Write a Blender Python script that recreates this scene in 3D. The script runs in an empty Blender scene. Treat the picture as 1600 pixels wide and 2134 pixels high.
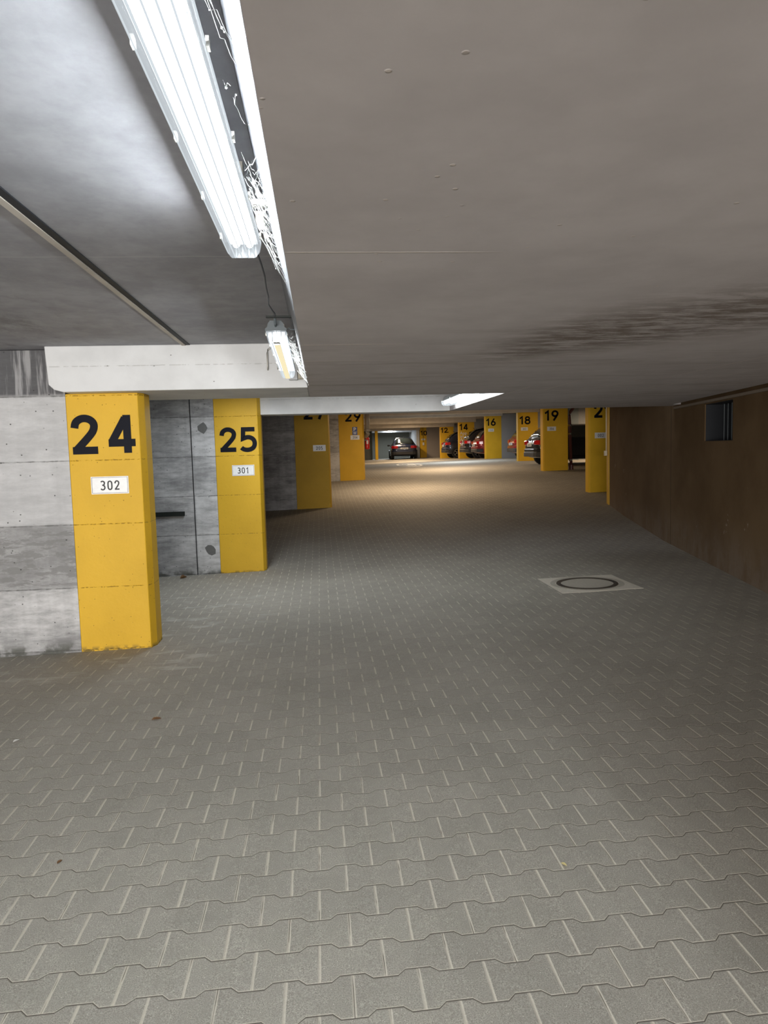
import bpy, bmesh, math, random
from mathutils import Vector, Matrix
random.seed(7)
PI = math.pi
sc = bpy.context.scene
COL = sc.collection

# ------------------------------------------------------------------ camera
H = 1.6
cam_d = bpy.data.cameras.new('camera'); cam = bpy.data.objects.new('camera', cam_d); COL.objects.link(cam)
cam_d.sensor_fit = 'HORIZONTAL'; cam_d.sensor_width = 36.0; cam_d.lens = 36.0 * 1480.0 / 1600.0
cam_d.clip_start = 0.02; cam_d.clip_end = 200
_Y = Vector((-135.0, 124.0, -1480.0)).normalized()
_h = Vector((1, 0.027, 0)); _X = (_h - _h.dot(_Y) * _Y).normalized(); _Z = _X.cross(_Y)
M = Matrix((( _X[0], _X[1], _X[2]), (_Y[0], _Y[1], _Y[2]), (_Z[0], _Z[1], _Z[2])))   # camera axes in world terms
cam.matrix_world = Matrix.Translation((0, 0, H)) @ M.to_4x4()
sc.camera = cam

# ------------------------------------------------------------------ world, exposure, big lights
sc.view_settings.view_transform = 'Standard'; sc.view_settings.look = 'None'
sc.view_settings.gamma = 1.0; sc.view_settings.exposure = 1.0
wd = bpy.data.worlds.new('world'); sc.world = wd; wd.use_nodes = True
wd.node_tree.nodes['Background'].inputs[0].default_value = (0.80, 0.86, 1.0, 1)
wd.node_tree.nodes['Background'].inputs[1].default_value = 0.8

def area(name, loc, rot, sx, sy, power, color):
    l = bpy.data.lights.new(name, 'AREA'); l.shape = 'RECTANGLE'; l.size = sx; l.size_y = sy
    l.energy = power; l.color = color
    o = bpy.data.objects.new(name, l); COL.objects.link(o); o.location = loc; o.rotation_euler = rot
    return o
# daylight falling in through the open entrance behind the camera
area('entrance_daylight', (-3.2, -7.3, 1.15), (math.radians(90), 0, 0), 8.5, 1.9, 620, (1.0, 0.95, 0.90))
# unseen fill lights added behind the camera, the first continuing the lamp row
area('fill_strip_behind', (-0.23, -0.6, 2.36), (0, 0, 0), 0.14, 1.5, 6, (0.9, 0.95, 1.0))
area('fill_light_behind', (1.6, -1.6, 2.10), (0, 0, 0), 0.3, 1.5, 4, (1.0, 0.93, 0.85))
# lamps of the far bays, hung between the beams
WARM = (1.0, 0.74, 0.49); COOL = (0.86, 0.93, 1.0)
for (x, y, z, p, c) in ((2.6, 19.6, 2.9, 62, WARM), (4.6, 26.2, 3.1, 75, WARM),
                        (6.3, 32.6, 3.25, 75, COOL), (5.0, 38.6, 3.3, 120, WARM), (5.8, 44.4, 3.25, 75, WARM),
                        (5.6, 49.8, 3.2, 55, WARM), (5.5, 54.6, 3.2, 40, COOL), (11.5, 27.6, 3.1, 45, WARM), (-0.9, 8.3, 2.42, 19, COOL)):  # the last two are unseen fill lamps, added to brighten nearby walls
    area('bay_and_fill_lamp', (x, y, z), (0, 0, 0), 0.2, 1.5, p, c)

# ------------------------------------------------------------------ node helpers
class G:
    def __init__(s, name):
        s.m = bpy.data.materials.new(name); s.m.use_nodes = True
        s.t = s.m.node_tree; s.n = s.t.nodes; s.b = s.n['Principled BSDF']; s.out = s.n['Material Output']
        s._pos = None
    def link(s, a, b): s.t.links.new(a, b)
    def setin(s, sock, v):
        if isinstance(v, bpy.types.NodeSocket): s.link(v, sock)
        elif isinstance(v, (tuple, list)) and len(v) == 3 and sock.type == 'RGBA': sock.default_value = (*v, 1)
        else: sock.default_value = v
    def f(s, op, a, b=None, c=None, clamp=False):
        n = s.n.new('ShaderNodeMath'); n.operation = op; n.use_clamp = clamp
        s.setin(n.inputs[0], a)
        if b is not None: s.setin(n.inputs[1], b)
        if c is not None: s.setin(n.inputs[2], c)
        return n.outputs[0]
    def pos(s):
        if s._pos is None: s._pos = s.n.new('ShaderNodeNewGeometry').outputs['Position']
        return s._pos
    def objpos(s): return s.n.new('ShaderNodeTexCoord').outputs['Object']
    def xyz(s, v=None):
        n = s.n.new('ShaderNodeSeparateXYZ'); s.link(v if v is not None else s.pos(), n.inputs[0]); return n.outputs
    def scaled(s, sx, sy, sz, v=None):
        n = s.n.new('ShaderNodeMapping'); n.inputs['Scale'].default_value = (sx, sy, sz)
        s.link(v if v is not None else s.pos(), n.inputs[0]); return n.outputs[0]
    def noise(s, scale, detail=4, rough=0.55, v=None, dist=0.0):
        n = s.n.new('ShaderNodeTexNoise'); n.inputs['Scale'].default_value = scale
        n.inputs['Detail'].default_value = detail; n.inputs['Roughness'].default_value = rough
        n.inputs['Distortion'].default_value = dist
        s.link(v if v is not None else s.pos(), n.inputs['Vector']); return n.outputs['Fac']
    def voro(s, scale, v=None):
        n = s.n.new('ShaderNodeTexVoronoi'); n.inputs['Scale'].default_value = scale
        s.link(v if v is not None else s.pos(), n.inputs['Vector']); return n.outputs
    def ss(s, x, a, b, lo=0.0, hi=1.0):
        n = s.n.new('ShaderNodeMapRange'); n.interpolation_type = 'SMOOTHSTEP'
        s.setin(n.inputs[0], x); n.inputs[1].default_value = a; n.inputs[2].default_value = b
        n.inputs[3].default_value = lo; n.inputs[4].default_value = hi
        return n.outputs[0]
    def mix(s, fac, a, b, mode='MIX'):
        n = s.n.new('ShaderNodeMix'); n.data_type = 'RGBA'; n.blend_type = mode
        s.setin(n.inputs[0], fac); s.setin(n.inputs[6], a); s.setin(n.inputs[7], b); return n.outputs[2]
    def white(s, x, y=0.0):
        c = s.n.new('ShaderNodeCombineXYZ'); s.setin(c.inputs[0], x); s.setin(c.inputs[1], y)
        n = s.n.new('ShaderNodeTexWhiteNoise'); n.noise_dimensions = '3D'; s.link(c.outputs[0], n.inputs['Vector']); return n.outputs['Value']
    def bump(s, h, dist=0.003, strength=0.6):
        n = s.n.new('ShaderNodeBump'); n.inputs['Distance'].default_value = dist; n.inputs['Strength'].default_value = strength
        s.link(h, n.inputs['Height']); s.link(n.outputs[0], s.b.inputs['Normal'])
    def color(s, c): s.setin(s.b.inputs['Base Color'], c)
    def rough(s, r, spec=0.3): s.setin(s.b.inputs['Roughness'], r); s.b.inputs['Specular IOR Level'].default_value = spec

def plain(name, col, rough=0.6, metal=0.0, spec=0.4, coat=0.0):
    g = G(name); nz = g.noise(35, 3)
    g.color(g.mix(nz, tuple(c * 0.88 for c in col), tuple(min(1, c * 1.1) for c in col)))
    g.rough(rough, spec); g.b.inputs['Metallic'].default_value = metal; g.b.inputs['Coat Weight'].default_value = coat
    g.b.inputs['Coat Roughness'].default_value = 0.05
    return g.m

# ---- interlocking double-T pavers
def mat_pavers():
    g = G('grey_interlocking_pavers'); X, Y, Z = g.xyz()
    PX, PY, A, X0, Y0 = 0.203, 0.1466, 0.0115, -0.055, 2.0425
    wob = g.f('MULTIPLY', g.f('SUBTRACT', g.noise(1.3, 2), 0.5), 0.012)
    u = g.f('DIVIDE', g.f('SUBTRACT', g.f('ADD', X, wob), X0), PX)
    v = g.f('DIVIDE', g.f('SUBTRACT', g.f('ADD', Y, wob), Y0), PY)
    fu = g.f('FRACT', g.f('ADD', u, 0.5))
    tri = g.f('SUBTRACT', 1.0, g.f('MULTIPLY', 4.0, g.f('ABSOLUTE', g.f('SUBTRACT', fu, 0.5))))
    trap = g.f('MAXIMUM', g.f('MINIMUM', g.f('MULTIPLY', tri, 4.2), 1.0), -1.0)
    j = g.f('ROUND', v)
    jm = g.f('MULTIPLY', g.f('FRACT', g.f('MULTIPLY', g.f('ADD', j, 400.0), 0.5)), 2.0)       # 0 even, 1 odd
    sj = g.f('SUBTRACT', 1.0, g.f('MULTIPLY', jm, 2.0))
    d = g.f('ADD', g.f('MULTIPLY', g.f('SUBTRACT', v, j), PY), g.f('MULTIPLY', g.f('MULTIPLY', sj, trap), A))
    row = g.f('SUBTRACT', j, g.f('LESS_THAN', d, 0.0))
    rm = g.f('FRACT', g.f('MULTIPLY', g.f('ADD', row, 400.0), 0.5))                            # 0 or .5
    ur = g.f('ADD', g.f('ADD', u, rm), 0.5)
    dj = g.f('MULTIPLY', g.f('ABSOLUTE', g.f('SUBTRACT', g.f('FRACT', ur), 0.5)), PX)
    dj = g.f('SUBTRACT', PX / 2, g.f('SUBTRACT', PX / 2, dj))
    cell = g.white(g.f('FLOOR', ur), row)
    ad = g.f('ABSOLUTE', d)
    # joint lies where ur's fraction is .5 -> measure from there
    jn = g.noise(9, 3)
    wide = g.ss(jn, 0.35, 0.65, 0.0058, 0.0078)
    lip_v = g.f('SUBTRACT', 1.0, g.f('DIVIDE', dj, wide), clamp=True)
    lip_v = g.ss(lip_v, 0.0, 0.45)
    core_v = g.f('MULTIPLY', g.ss(dj, 0.0006, 0.0017, 1.0, 0.0), g.ss(g.noise(4, 3), 0.50, 0.60, 0.0, 1.0))
    lip_h = g.ss(ad, 0.0040, 0.0068, 1.0, 0.0)
    core_h = g.ss(ad, 0.0011, 0.0027, 1.0, 0.0)
    fine = g.noise(260, 2, 0.7); mid = g.noise(24, 4, 0.6); big = g.noise(0.9, 4, 0.6)
    base = g.mix(g.ss(fine, 0.25, 0.75), (0.21, 0.20, 0.178), (0.53, 0.51, 0.455))
    base = g.mix(g.ss(mid, 0.3, 0.75, 0.0, 0.6), base, (0.32, 0.308, 0.275))
    tone = g.f('ADD', g.f('MULTIPLY', cell, 0.09), g.ss(big, 0.3, 0.7, 0.86, 0.98))
    base = g.mix(1.0, base, g.f('MULTIPLY', tone, 1.0), 'MULTIPLY')
    speck = g.ss(g.voro(75)['Distance'], 0.08, 0.15, 1.0, 0.0)
    base = g.mix(g.f('MULTIPLY', speck, g.ss(g.noise(30, 1), 0.48, 0.56)), base, (0.66, 0.64, 0.59))
    sand = g.mix(g.noise(120, 3), (0.47, 0.44, 0.37), (0.66, 0.63, 0.56))
    c = g.mix(g.f('MULTIPLY', lip_v, 0.9), base, sand)
    c = g.mix(g.f('MULTIPLY', lip_h, 0.42), c, sand)
    c = g.mix(g.f('MULTIPLY', core_v, 0.85), c, (0.05, 0.042, 0.032))
    c = g.mix(g.f('MULTIPLY', core_h, 0.85), c, (0.055, 0.045, 0.035))
    # lime dust and dirt along the left walls
    dust = g.f('MULTIPLY', g.ss(g.noise(2.2, 5, 0.7, g.scaled(1, 2.4, 1)), 0.52, 0.68),
               g.f('MULTIPLY', g.ss(Y, 4.9, 5.7), g.f('MULTIPLY', g.ss(Y, 7.5, 9.2, 1, 0), g.ss(X, -1.2, 0.0, 1, 0))))
    c = g.mix(g.f('MULTIPLY', dust, 0.55), c, (0.60, 0.60, 0.58))
    c = g.mix(1.0, c, (0.93, 0.915, 0.885), 'MULTIPLY')
    g.color(c); g.rough(0.80, 0.25)
    h = g.f('MINIMUM', g.ss(ad, 0.0, 0.006), g.ss(dj, 0.0, 0.007, 0.45, 1.0))
    h = g.f('ADD', h, g.f('MULTIPLY', fine, 0.30))
    g.bump(h, 0.0035, 0.8)
    return g.m

# ---- board-marked wall concrete
def mat_wall(name='board_marked_concrete', tint=(1, 1, 1), streaks=True):
    g = G(name); X, Y, Z = g.xyz()
    zb = g.f('DIVIDE', g.f('ADD', Z, 0.02), 0.535)
    band = g.white(g.f('FLOOR', zb), g.f('FLOOR', g.f('DIVIDE', g.f('ADD', X, 1.70), 1.9)))
    n1 = g.noise(2.2, 6, 0.68, g.scaled(0.7, 0.7, 1.6)); n2 = g.noise(11, 5, 0.7, g.scaled(0.5, 0.5, 2.2))
    lo = tuple(0.25 * t for t in tint); hi = tuple(0.66 * t for t in tint)
    fac = g.f('ADD', g.f('MULTIPLY', n1, 0.75), g.f('MULTIPLY', n2, 0.5))
    fac = g.f('ADD', fac, g.f('MULTIPLY', g.f('SUBTRACT', band, 0.5), 0.2))
    vs = g.noise(7, 4, 0.6, g.scaled(1.6, 1.6, 0.07))
    fac = g.f('ADD', fac, g.f('MULTIPLY', g.f('SUBTRACT', vs, 0.5), 0.18))
    c = g.mix(g.ss(fac, 0.36, 0.86), lo, hi)
    # the band 0.5-1.05 m is dark and scuffed, the top above 2.12 m is wet dark on the nearest wall
    near = g.f('MULTIPLY', g.ss(Y, 6.6, 6.8, 1, 0), 1.0)
    scuff = g.f('MULTIPLY', near, g.f('MULTIPLY', g.ss(Z, 0.50, 0.56), g.ss(Z, 1.00, 1.06, 1, 0)))
    c = g.mix(g.f('MULTIPLY', scuff, g.ss(n2, 0.45, 0.55, 0.02, 0.9)), c, (0.22, 0.22, 0.215))
    light = g.f('MULTIPLY', near, g.f('MULTIPLY', g.ss(Z, 1.03, 1.08), g.ss(Z, 2.10, 2.14, 1, 0)))
    c = g.mix(g.f('MULTIPLY', light, 0.55), c, (0.60, 0.605, 0.61))
    top = g.f('MULTIPLY', near, g.ss(Z, 2.115, 2.15))
    drip = g.ss(g.noise(9, 4, 0.6, g.scaled(2.2, 1, 0.18)), 0.50, 0.66)
    c = g.mix(g.f('MULTIPLY', top, 0.86), c, g.mix(drip, (0.085, 0.085, 0.09), (0.34, 0.34, 0.345)))
    foot = g.f('MULTIPLY', g.ss(Z, -0.02, 0.09, 1, 0), g.ss(g.noise(6, 4), 0.4, 0.55))
    c = g.mix(g.f('MULTIPLY', foot, 0.75), c, (0.045, 0.048, 0.03))
    # seams
    sd = g.f('ABSOLUTE', g.f('SUBTRACT', g.f('FRACT', g.f('ADD', zb, 0.5)), 0.5))
    sn = g.f('ADD', sd, g.f('MULTIPLY', g.f('SUBTRACT', g.noise(30, 3), 0.5), 0.02))
    seam = g.ss(sn, 0.004, 0.014, 1, 0)
    c = g.mix(g.f('MULTIPLY', seam, g.ss(g.noise(14, 3), 0.35, 0.6, 0.25, 0.75)), c, (0.10, 0.10, 0.095))
    pv = g.voro(16, g.scaled(1, 1, 1.2)); pore = g.f('MULTIPLY', g.ss(pv['Distance'], 0.07, 0.13, 1, 0), g.ss(g.noise(5, 2), 0.43, 0.5))
    c = g.mix(g.f('MULTIPLY', pore, 0.85), c, (0.05, 0.05, 0.05))
    g.color(c); g.rough(0.85, 0.2)
    h = g.f('SUBTRACT', g.f('MULTIPLY', n2, 0.6), g.f('ADD', g.f('MULTIPLY', seam, 0.8), pore))
    g.bump(h, 0.004, 0.6)
    return g.m

def mat_yellow():
    g = G('yellow_wall_paint'); X, Y, Z = g.xyz()
    n1 = g.noise(1.8, 4); n2 = g.noise(26, 4, 0.6)
    c = g.mix(g.ss(n1, 0.3, 0.7), (0.63, 0.375, 0.014), (0.71, 0.425, 0.020))
    c = g.mix(g.ss(n2, 0.62, 0.8, 0, 0.25), c, (0.45, 0.25, 0.02))
    zb = g.f('DIVIDE', g.f('ADD', Z, 0.02), 0.535)
    sd = g.f('ABSOLUTE', g.f('SUBTRACT', g.f('FRACT', g.f('ADD', zb, 0.5)), 0.5))
    sd = g.f('ADD', sd, g.f('MULTIPLY', g.f('SUBTRACT', g.noise(22, 4, 0.7), 0.5), 0.03))
    seam = g.f('MULTIPLY', g.ss(sd, 0.002, 0.010, 1, 0), g.ss(g.noise(40, 2), 0.42, 0.56))
    near = g.ss(Y, 10.6, 11, 1, 0)
    seam = g.f('MULTIPLY', seam, near)
    c = g.mix(g.f('MULTIPLY', seam, 0.7), c, (0.20, 0.11, 0.01))
    pv = g.voro(24); pore = g.f('MULTIPLY', g.ss(pv['Distance'], 0.05, 0.10, 1, 0), g.ss(g.noise(7, 2), 0.45, 0.52))
    c = g.mix(g.f('MULTIPLY', pore, 0.8), c, (0.09, 0.05, 0.01))
    foot = g.f('MULTIPLY', g.ss(Z, -0.03, 0.02, 1, 0), g.ss(g.noise(18, 3), 0.4, 0.6))
    c = g.mix(g.f('MULTIPLY', foot, 0.8), c, (0.06, 0.05, 0.02))
    g.color(c); g.rough(0.55, 0.35)
    g.bump(g.f('SUBTRACT', g.f('MULTIPLY', n2, 0.5), g.f('ADD', seam, pore)), 0.004, 0.7)
    return g.m

def mat_soffit():
    g = G('grey_brown_ceiling_concrete'); X, Y, Z = g.xyz()
    n1 = g.noise(1.6, 6, 0.62); n2 = g.noise(6, 5, 0.6, g.scaled(0.9, 0.9, 1)); n3 = g.noise(60, 3)
    f = g.f('ADD', g.f('MULTIPLY', n1, 0.6), g.f('MULTIPLY', n2, 0.4))
    c = g.mix(g.ss(f, 0.3, 0.7), (0.47, 0.443, 0.440), (0.57, 0.54, 0.536))
    # brown weeping stain across the middle
    a = g.f('ADD', g.f('SUBTRACT', Y, 3.45), g.f('MULTIPLY', g.f('SUBTRACT', X, 1.35), 1.1))
    band = g.f('MULTIPLY', g.ss(g.f('ABSOLUTE', a), 0.2, 1.25, 1, 0), g.f('MULTIPLY', g.ss(X, 0.75, 1.25), g.ss(X, 1.9, 2.7, 1, 0.15)))
    st = g.f('MULTIPLY', band, g.ss(g.noise(6, 7, 0.75, g.scaled(0.6, 2.0, 1)), 0.38, 0.58))
    c = g.mix(g.f('MULTIPLY', st, 0.75), c, (0.105, 0.07, 0.042))
    st2 = g.f('MULTIPLY', g.ss(Y, 2.4, 3.6), g.ss(g.noise(2.2, 6, 0.7, g.scaled(0.35, 2.0, 1)), 0.5, 0.68))
    c = g.mix(g.f('MULTIPLY', st2, 0.30), c, (0.16, 0.13, 0.10))
    # light cement seams across (from the edge of the slab) and slanting near the right wall
    def line(coord, at, w, x0, x1):
        dd = g.f('ABSOLUTE', g.f('SUBTRACT', g.f('ADD', coord, g.f('MULTIPLY', g.f('SUBTRACT', n3, 0.5), 0.006)), at))
        return g.f('MULTIPLY', g.ss(dd, w * 0.4, w, 1, 0), g.f('MULTIPLY', g.ss(X, x0 - .02, x0 + .02), g.ss(X, x1 - .1, x1 + .1, 1, 0)))
    L = line(Y, 1.975, 0.007, -0.07, 0.46)
    for at, x1 in ((3.64, 0.42), (4.28, 0.36)): L = g.f('MAXIMUM', L, line(Y, at, 0.014, -0.07, x1))
    for at, y0, y1 in ((2.87, 4.2, 5.6), (3.34, 5.2, 6.7), (2.67, 5.7, 6.4), (2.16, 5.7, 6.6), (1.90, 6.2, 8.8), (3.9, 5.6, 6.6)):
        dd = g.f('ABSOLUTE', g.f('SUBTRACT', X, g.f('ADD', at, g.f('MULTIPLY', g.f('SUBTRACT', Y, y0), -0.10 if at in (3.34, 3.9) else 0.0))))
        L = g.f('MAXIMUM', L, g.f('MULTIPLY', g.ss(dd, 0.003, 0.011, 1, 0), g.f('MULTIPLY', g.ss(Y, y0, y0 + .15), g.ss(Y, y1, y1 + .2, 1, 0))))
    c = g.mix(g.f('MULTIPLY', L, g.ss(g.noise(22, 3), 0.3, 0.5, 0.5, 1.0)), c, (0.62, 0.57, 0.53))
    vv = g.voro(13); sp = g.f('MULTIPLY', g.ss(vv['Distance'], 0.05, 0.09, 1, 0), g.ss(g.noise(3.1, 2), 0.47, 0.56))
    c = g.mix(g.f('MULTIPLY', sp, 0.8), c, (0.58, 0.52, 0.47))
    scr = g.ss(g.noise(5, 8, 0.8, g.scaled(4, 0.6, 1), 1.2), 0.63, 0.70)
    c = g.mix(g.f('MULTIPLY', scr, 0.18), c, (0.6, 0.57, 0.53))
    g.color(c); g.rough(0.8, 0.25)
    g.bump(g.f('ADD', g.f('MULTIPLY', n2, 0.5), g.f('ADD', g.f('MULTIPLY', L, 1.2), sp)), 0.003, 0.5)
    return g.m

def mat_recess():
    g = G('smooth_grey_ceiling_concrete'); X, Y, Z = g.xyz()
    n1 = g.noise(1.5, 6, 0.6); n2 = g.noise(9, 6, 0.65, g.scaled(1, 0.8, 1))
    f = g.f('ADD', g.f('MULTIPLY', n1, 0.65), g.f('MULTIPLY', n2, 0.35))
    c = g.mix(g.ss(f, 0.33, 0.68), (0.26, 0.26, 0.278), (0.385, 0.39, 0.41))
    w = g.noise(7, 3)
    dd = g.f('ABSOLUTE', g.f('SUBTRACT', g.f('ADD', Y, g.f('MULTIPLY', w, 0.02)), 3.38))
    c = g.mix(g.f('MULTIPLY', g.ss(dd, 0.002, 0.008, 1, 0), 0.5), c, (0.5, 0.5, 0.5))
    dirt = g.f('MULTIPLY', g.ss(X, -1.9, -1.2, 1, 0), g.ss(g.noise(1.5, 7, 0.75, g.scaled(1.0, 0.5, 1)), 0.46, 0.62))
    c = g.mix(g.f('MULTIPLY', dirt, 0.6), c, (0.13, 0.125, 0.125))
    g.color(c); g.rough(0.75, 0.25); g.bump(n2, 0.002, 0.3)
    return g.m

def mat_beam(name, col):
    g = G(name); X, Y, Z = g.xyz()
    n1 = g.noise(3, 5); n2 = g.noise(40, 4)
    c = g.mix(g.ss(n1, 0.3, 0.7), tuple(k * 0.86 for k in col), col)
    pv = g.voro(9, g.scaled(1, 1, 1.6)); pore = g.f('MULTIPLY', g.ss(pv['Distance'], 0.03, 0.075, 1, 0), g.ss(g.noise(4, 2), 0.5, 0.58))
    c = g.mix(g.f('MULTIPLY', pore, 0.8), c, (0.1, 0.1, 0.09))
    sd = g.f('ABSOLUTE', g.f('SUBTRACT', Z, g.f('ADD', 2.335, g.f('MULTIPLY', g.noise(9, 3), 0.006))))
    s1 = g.f('MULTIPLY', g.ss(sd, 0.0015, 0.005, 1, 0), g.ss(g.noise(25, 2), 0.4, 0.55))
    c = g.mix(g.f('MULTIPLY', s1, 0.35), c, (0.25, 0.24, 0.22))
    g.color(c); g.rough(0.7, 0.3); g.bump(g.f('SUBTRACT', g.f('MULTIPLY', n2, 0.3), g.f('ADD', pore, s1)), 0.003, 0.5)
    return g.m

def mat_brown():
    g = G('dark_brown_plastered_wall'); X, Y, Z = g.xyz()
    n1 = g.noise(1.1, 5, 0.6); n2 = g.noise(90, 3); n3 = g.noise(3, 7, 0.75, g.scaled(1, 1, 0.5))
    c = g.mix(g.ss(n1, 0.3, 0.7), (0.105, 0.064, 0.030), (0.145, 0.094, 0.048))
    dust = g.f('MULTIPLY', g.ss(Z, 0.1, 0.75, 1, 0), g.ss(n3, 0.35, 0.62, 0.35, 1.0))
    c = g.mix(g.f('MULTIPLY', dust, 0.5), c, (0.24, 0.20, 0.165))
    sc1 = g.f('MULTIPLY', g.ss(g.noise(2.4, 6, 0.8), 0.64, 0.70), g.ss(Z, 1.0, 1.3, 1, 0))
    c = g.mix(g.f('MULTIPLY', sc1, 0.45), c, (0.48, 0.42, 0.35))
    sY = g.f('ABSOLUTE', g.f('SUBTRACT', Y, 10.12))
    c = g.mix(g.f('MULTIPLY', g.ss(sY, 0.006, 0.02, 1, 0), 0.7), c, (0.04, 0.03, 0.02))
    g.color(c); g.rough(0.85, 0.2); g.bump(n2, 0.002, 0.35)
    return g.m

M_FLOOR = mat_pavers(); M_WALL = mat_wall(); M_YEL = mat_yellow(); M_SOF = mat_soffit(); M_REC = mat_recess()
M_BEAM = mat_beam('white_painted_concrete', (0.70, 0.71, 0.71)); M_BEAM2 = mat_beam('bare_beam_concrete', (0.50, 0.46, 0.40))
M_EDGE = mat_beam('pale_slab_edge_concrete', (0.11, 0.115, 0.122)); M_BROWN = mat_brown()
M_BLACKP = plain('black_number_paint', (0.006, 0.007, 0.013), 0.5, spec=0.08)
M_PLATE = plain('white_enamel', (0.74, 0.75, 0.74), 0.3); M_INK = plain('black_ink', (0.015, 0.015, 0.015), 0.5)
M_BLUE = plain('blue_sign_enamel', (0.02, 0.06, 0.26), 0.35)
M_STEEL = plain('galvanised_steel', (0.45, 0.44, 0.40), 0.45, 0.7); M_DGREY = plain('dark_grey_plastic', (0.10, 0.12, 0.13), 0.5)
M_CABLE = plain('grey_cable', (0.13, 0.135, 0.15), 0.5); M_IRON = plain('cast_iron', (0.075, 0.062, 0.048), 0.6, 0.3)
M_MANC = plain('worn_cover_concrete', (0.42, 0.39, 0.33), 0.85); M_MANR = plain('light_mortar_surround', (0.60, 0.56, 0.48), 0.85)
M_CREAM = plain('cream_plastic', (0.62, 0.57, 0.45), 0.45); M_RUBBER = plain('black_rubber', (0.008, 0.012, 0.010), 0.6)
M_RED = plain('red_extinguisher_paint', (0.55, 0.02, 0.02), 0.3, coat=0.5); M_PIPEG = plain('grey_drain_pipe', (0.27, 0.25, 0.215), 0.4)
M_PIPEB = plain('red_brown_drain_pipe', (0.10, 0.030, 0.024), 0.35); M_MARK = plain('cream_road_paint', (0.80, 0.72, 0.58), 0.6)
M_LEAF = plain('dry_brown_leaf', (0.16, 0.08, 0.03), 0.7); M_WEB = plain('dusty_cobweb', (0.42, 0.43, 0.42), 0.9)
M_TYRE = plain('tyre_rubber', (0.012, 0.012, 0.012), 0.8); M_RIM = plain('alloy_rim', (0.35, 0.35, 0.36), 0.3, 0.9)
M_GLASSD = plain('dark_car_glass', (0.012, 0.018, 0.020), 0.05, spec=0.9, coat=1.0); M_TAIL = plain('red_tail_lens', (0.42, 0.01, 0.012), 0.12, coat=1.0)
M_TRIMB = plain('black_car_trim', (0.025, 0.025, 0.027), 0.5); M_CHROME = plain('chrome', (0.75, 0.75, 0.75), 0.12, 1.0)
M_DARKHOLE = plain('dark_joint_and_shade', (0.012, 0.014, 0.018), 0.7); M_BACK = plain('grey_back_wall_plaster', (0.20, 0.21, 0.185), 0.85)
M_WHITEW = plain('white_side_wall_plaster', (0.60, 0.62, 0.62), 0.8); M_PATCH = plain('dark_grout_patch', (0.15, 0.15, 0.145), 0.85)
M_GREYC = plain('plain_grey_concrete', (0.27, 0.27, 0.27), 0.85); M_PLASTIC = plain('pale_grey_housing', (0.55, 0.57, 0.58), 0.45)

def emis(name, col, strength):
    g = G(name); e = g.n.new('ShaderNodeEmission'); e.inputs[0].default_value = (*col, 1); e.inputs[1].default_value = strength
    g.link(e.outputs[0], g.out.inputs[0]); return g.m

def mat_diffuser(name, tr, glow, x_ribs=260.0, col=(0.86, 0.94, 1.0)):
    """clear ribbed acrylic: mostly see-through, faintly glowing from the tube inside"""
    g = G(name); X, Y, Z = g.xyz(g.objpos())
    rib = g.ss(g.f('SINE', g.f('MULTIPLY', X, x_ribs)), 0.62, 0.9)
    t = g.n.new('ShaderNodeBsdfTransparent'); e = g.n.new('ShaderNodeEmission'); e.inputs[0].default_value = (*col, 1)
    g.setin(e.inputs[1], glow)
    gl = g.n.new('ShaderNodeBsdfGlossy'); gl.inputs['Roughness'].default_value = 0.2
    a = g.n.new('ShaderNodeMixShader'); a.inputs[0].default_value = 0.02; g.link(e.outputs[0], a.inputs[1]); g.link(gl.outputs[0], a.inputs[2])
    m = g.n.new('ShaderNodeMixShader'); g.setin(m.inputs[0], g.f('ADD', 1 - tr, g.f('MULTIPLY', rib, tr * 1.0)))
    g.link(t.outputs[0], m.inputs[1]); g.link(a.outputs[0], m.inputs[2]); g.link(m.outputs[0], g.out.inputs[0])
    return g.m

# ------------------------------------------------------------------ mesh helpers
def box(bm, x0, x1, y0, y1, z0, z1, mat=None):
    vs = [bm.verts.new(p) for p in ((x0, y0, z0), (x1, y0, z0), (x1, y1, z0), (x0, y1, z0), (x0, y0, z1), (x1, y0, z1), (x1, y1, z1), (x0, y1, z1))]
    if mat is not None:
        for v in vs: v.co = mat @ v.co
    for f in ((3, 2, 1, 0), (4, 5, 6, 7), (0, 1, 5, 4), (1, 2, 6, 5), (2, 3, 7, 6), (3, 0, 4, 7)): bm.faces.new([vs[i] for i in f])
def prism(bm, pts, z0, z1, axis='z', mat=None):
    def mk(p, h):
        v = Vector((p[0], p[1], h)) if axis == 'z' else (Vector((p[0], h, p[1])) if axis == 'y' else Vector((h, p[0], p[1])))
        return mat @ v if mat is not None else v
    a = [bm.verts.new(mk(p, z0)) for p in pts]; b = [bm.verts.new(mk(p, z1)) for p in pts]; n = len(pts)
    bm.faces.new(a[::-1]); bm.faces.new(b)
    for i in range(n): bm.faces.new([a[i], a[(i + 1) % n], b[(i + 1) % n], b[i]])
def tube(bm, pts, r, seg=8, closed=False):
    pts = [Vector(p) for p in pts]; rings = []
    for i, p in enumerate(pts):
        d = (pts[min(i + 1, len(pts) - 1)] - pts[max(i - 1, 0)]).normalized()
        up = Vector((0, 0, 1)) if abs(d.z) < 0.9 else Vector((1, 0, 0))
        s = d.cross(up).normalized(); t = s.cross(d)
        rings.append([bm.verts.new(p + (s * math.cos(2 * PI * k / seg) + t * math.sin(2 * PI * k / seg)) * r) for k in range(seg)])
    for a, b in zip(rings, rings[1:]):
        for k in range(seg): bm.faces.new([a[k], a[(k + 1) % seg], b[(k + 1) % seg], b[k]])
    bm.faces.new(rings[0][::-1]); bm.faces.new(rings[-1])
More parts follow.
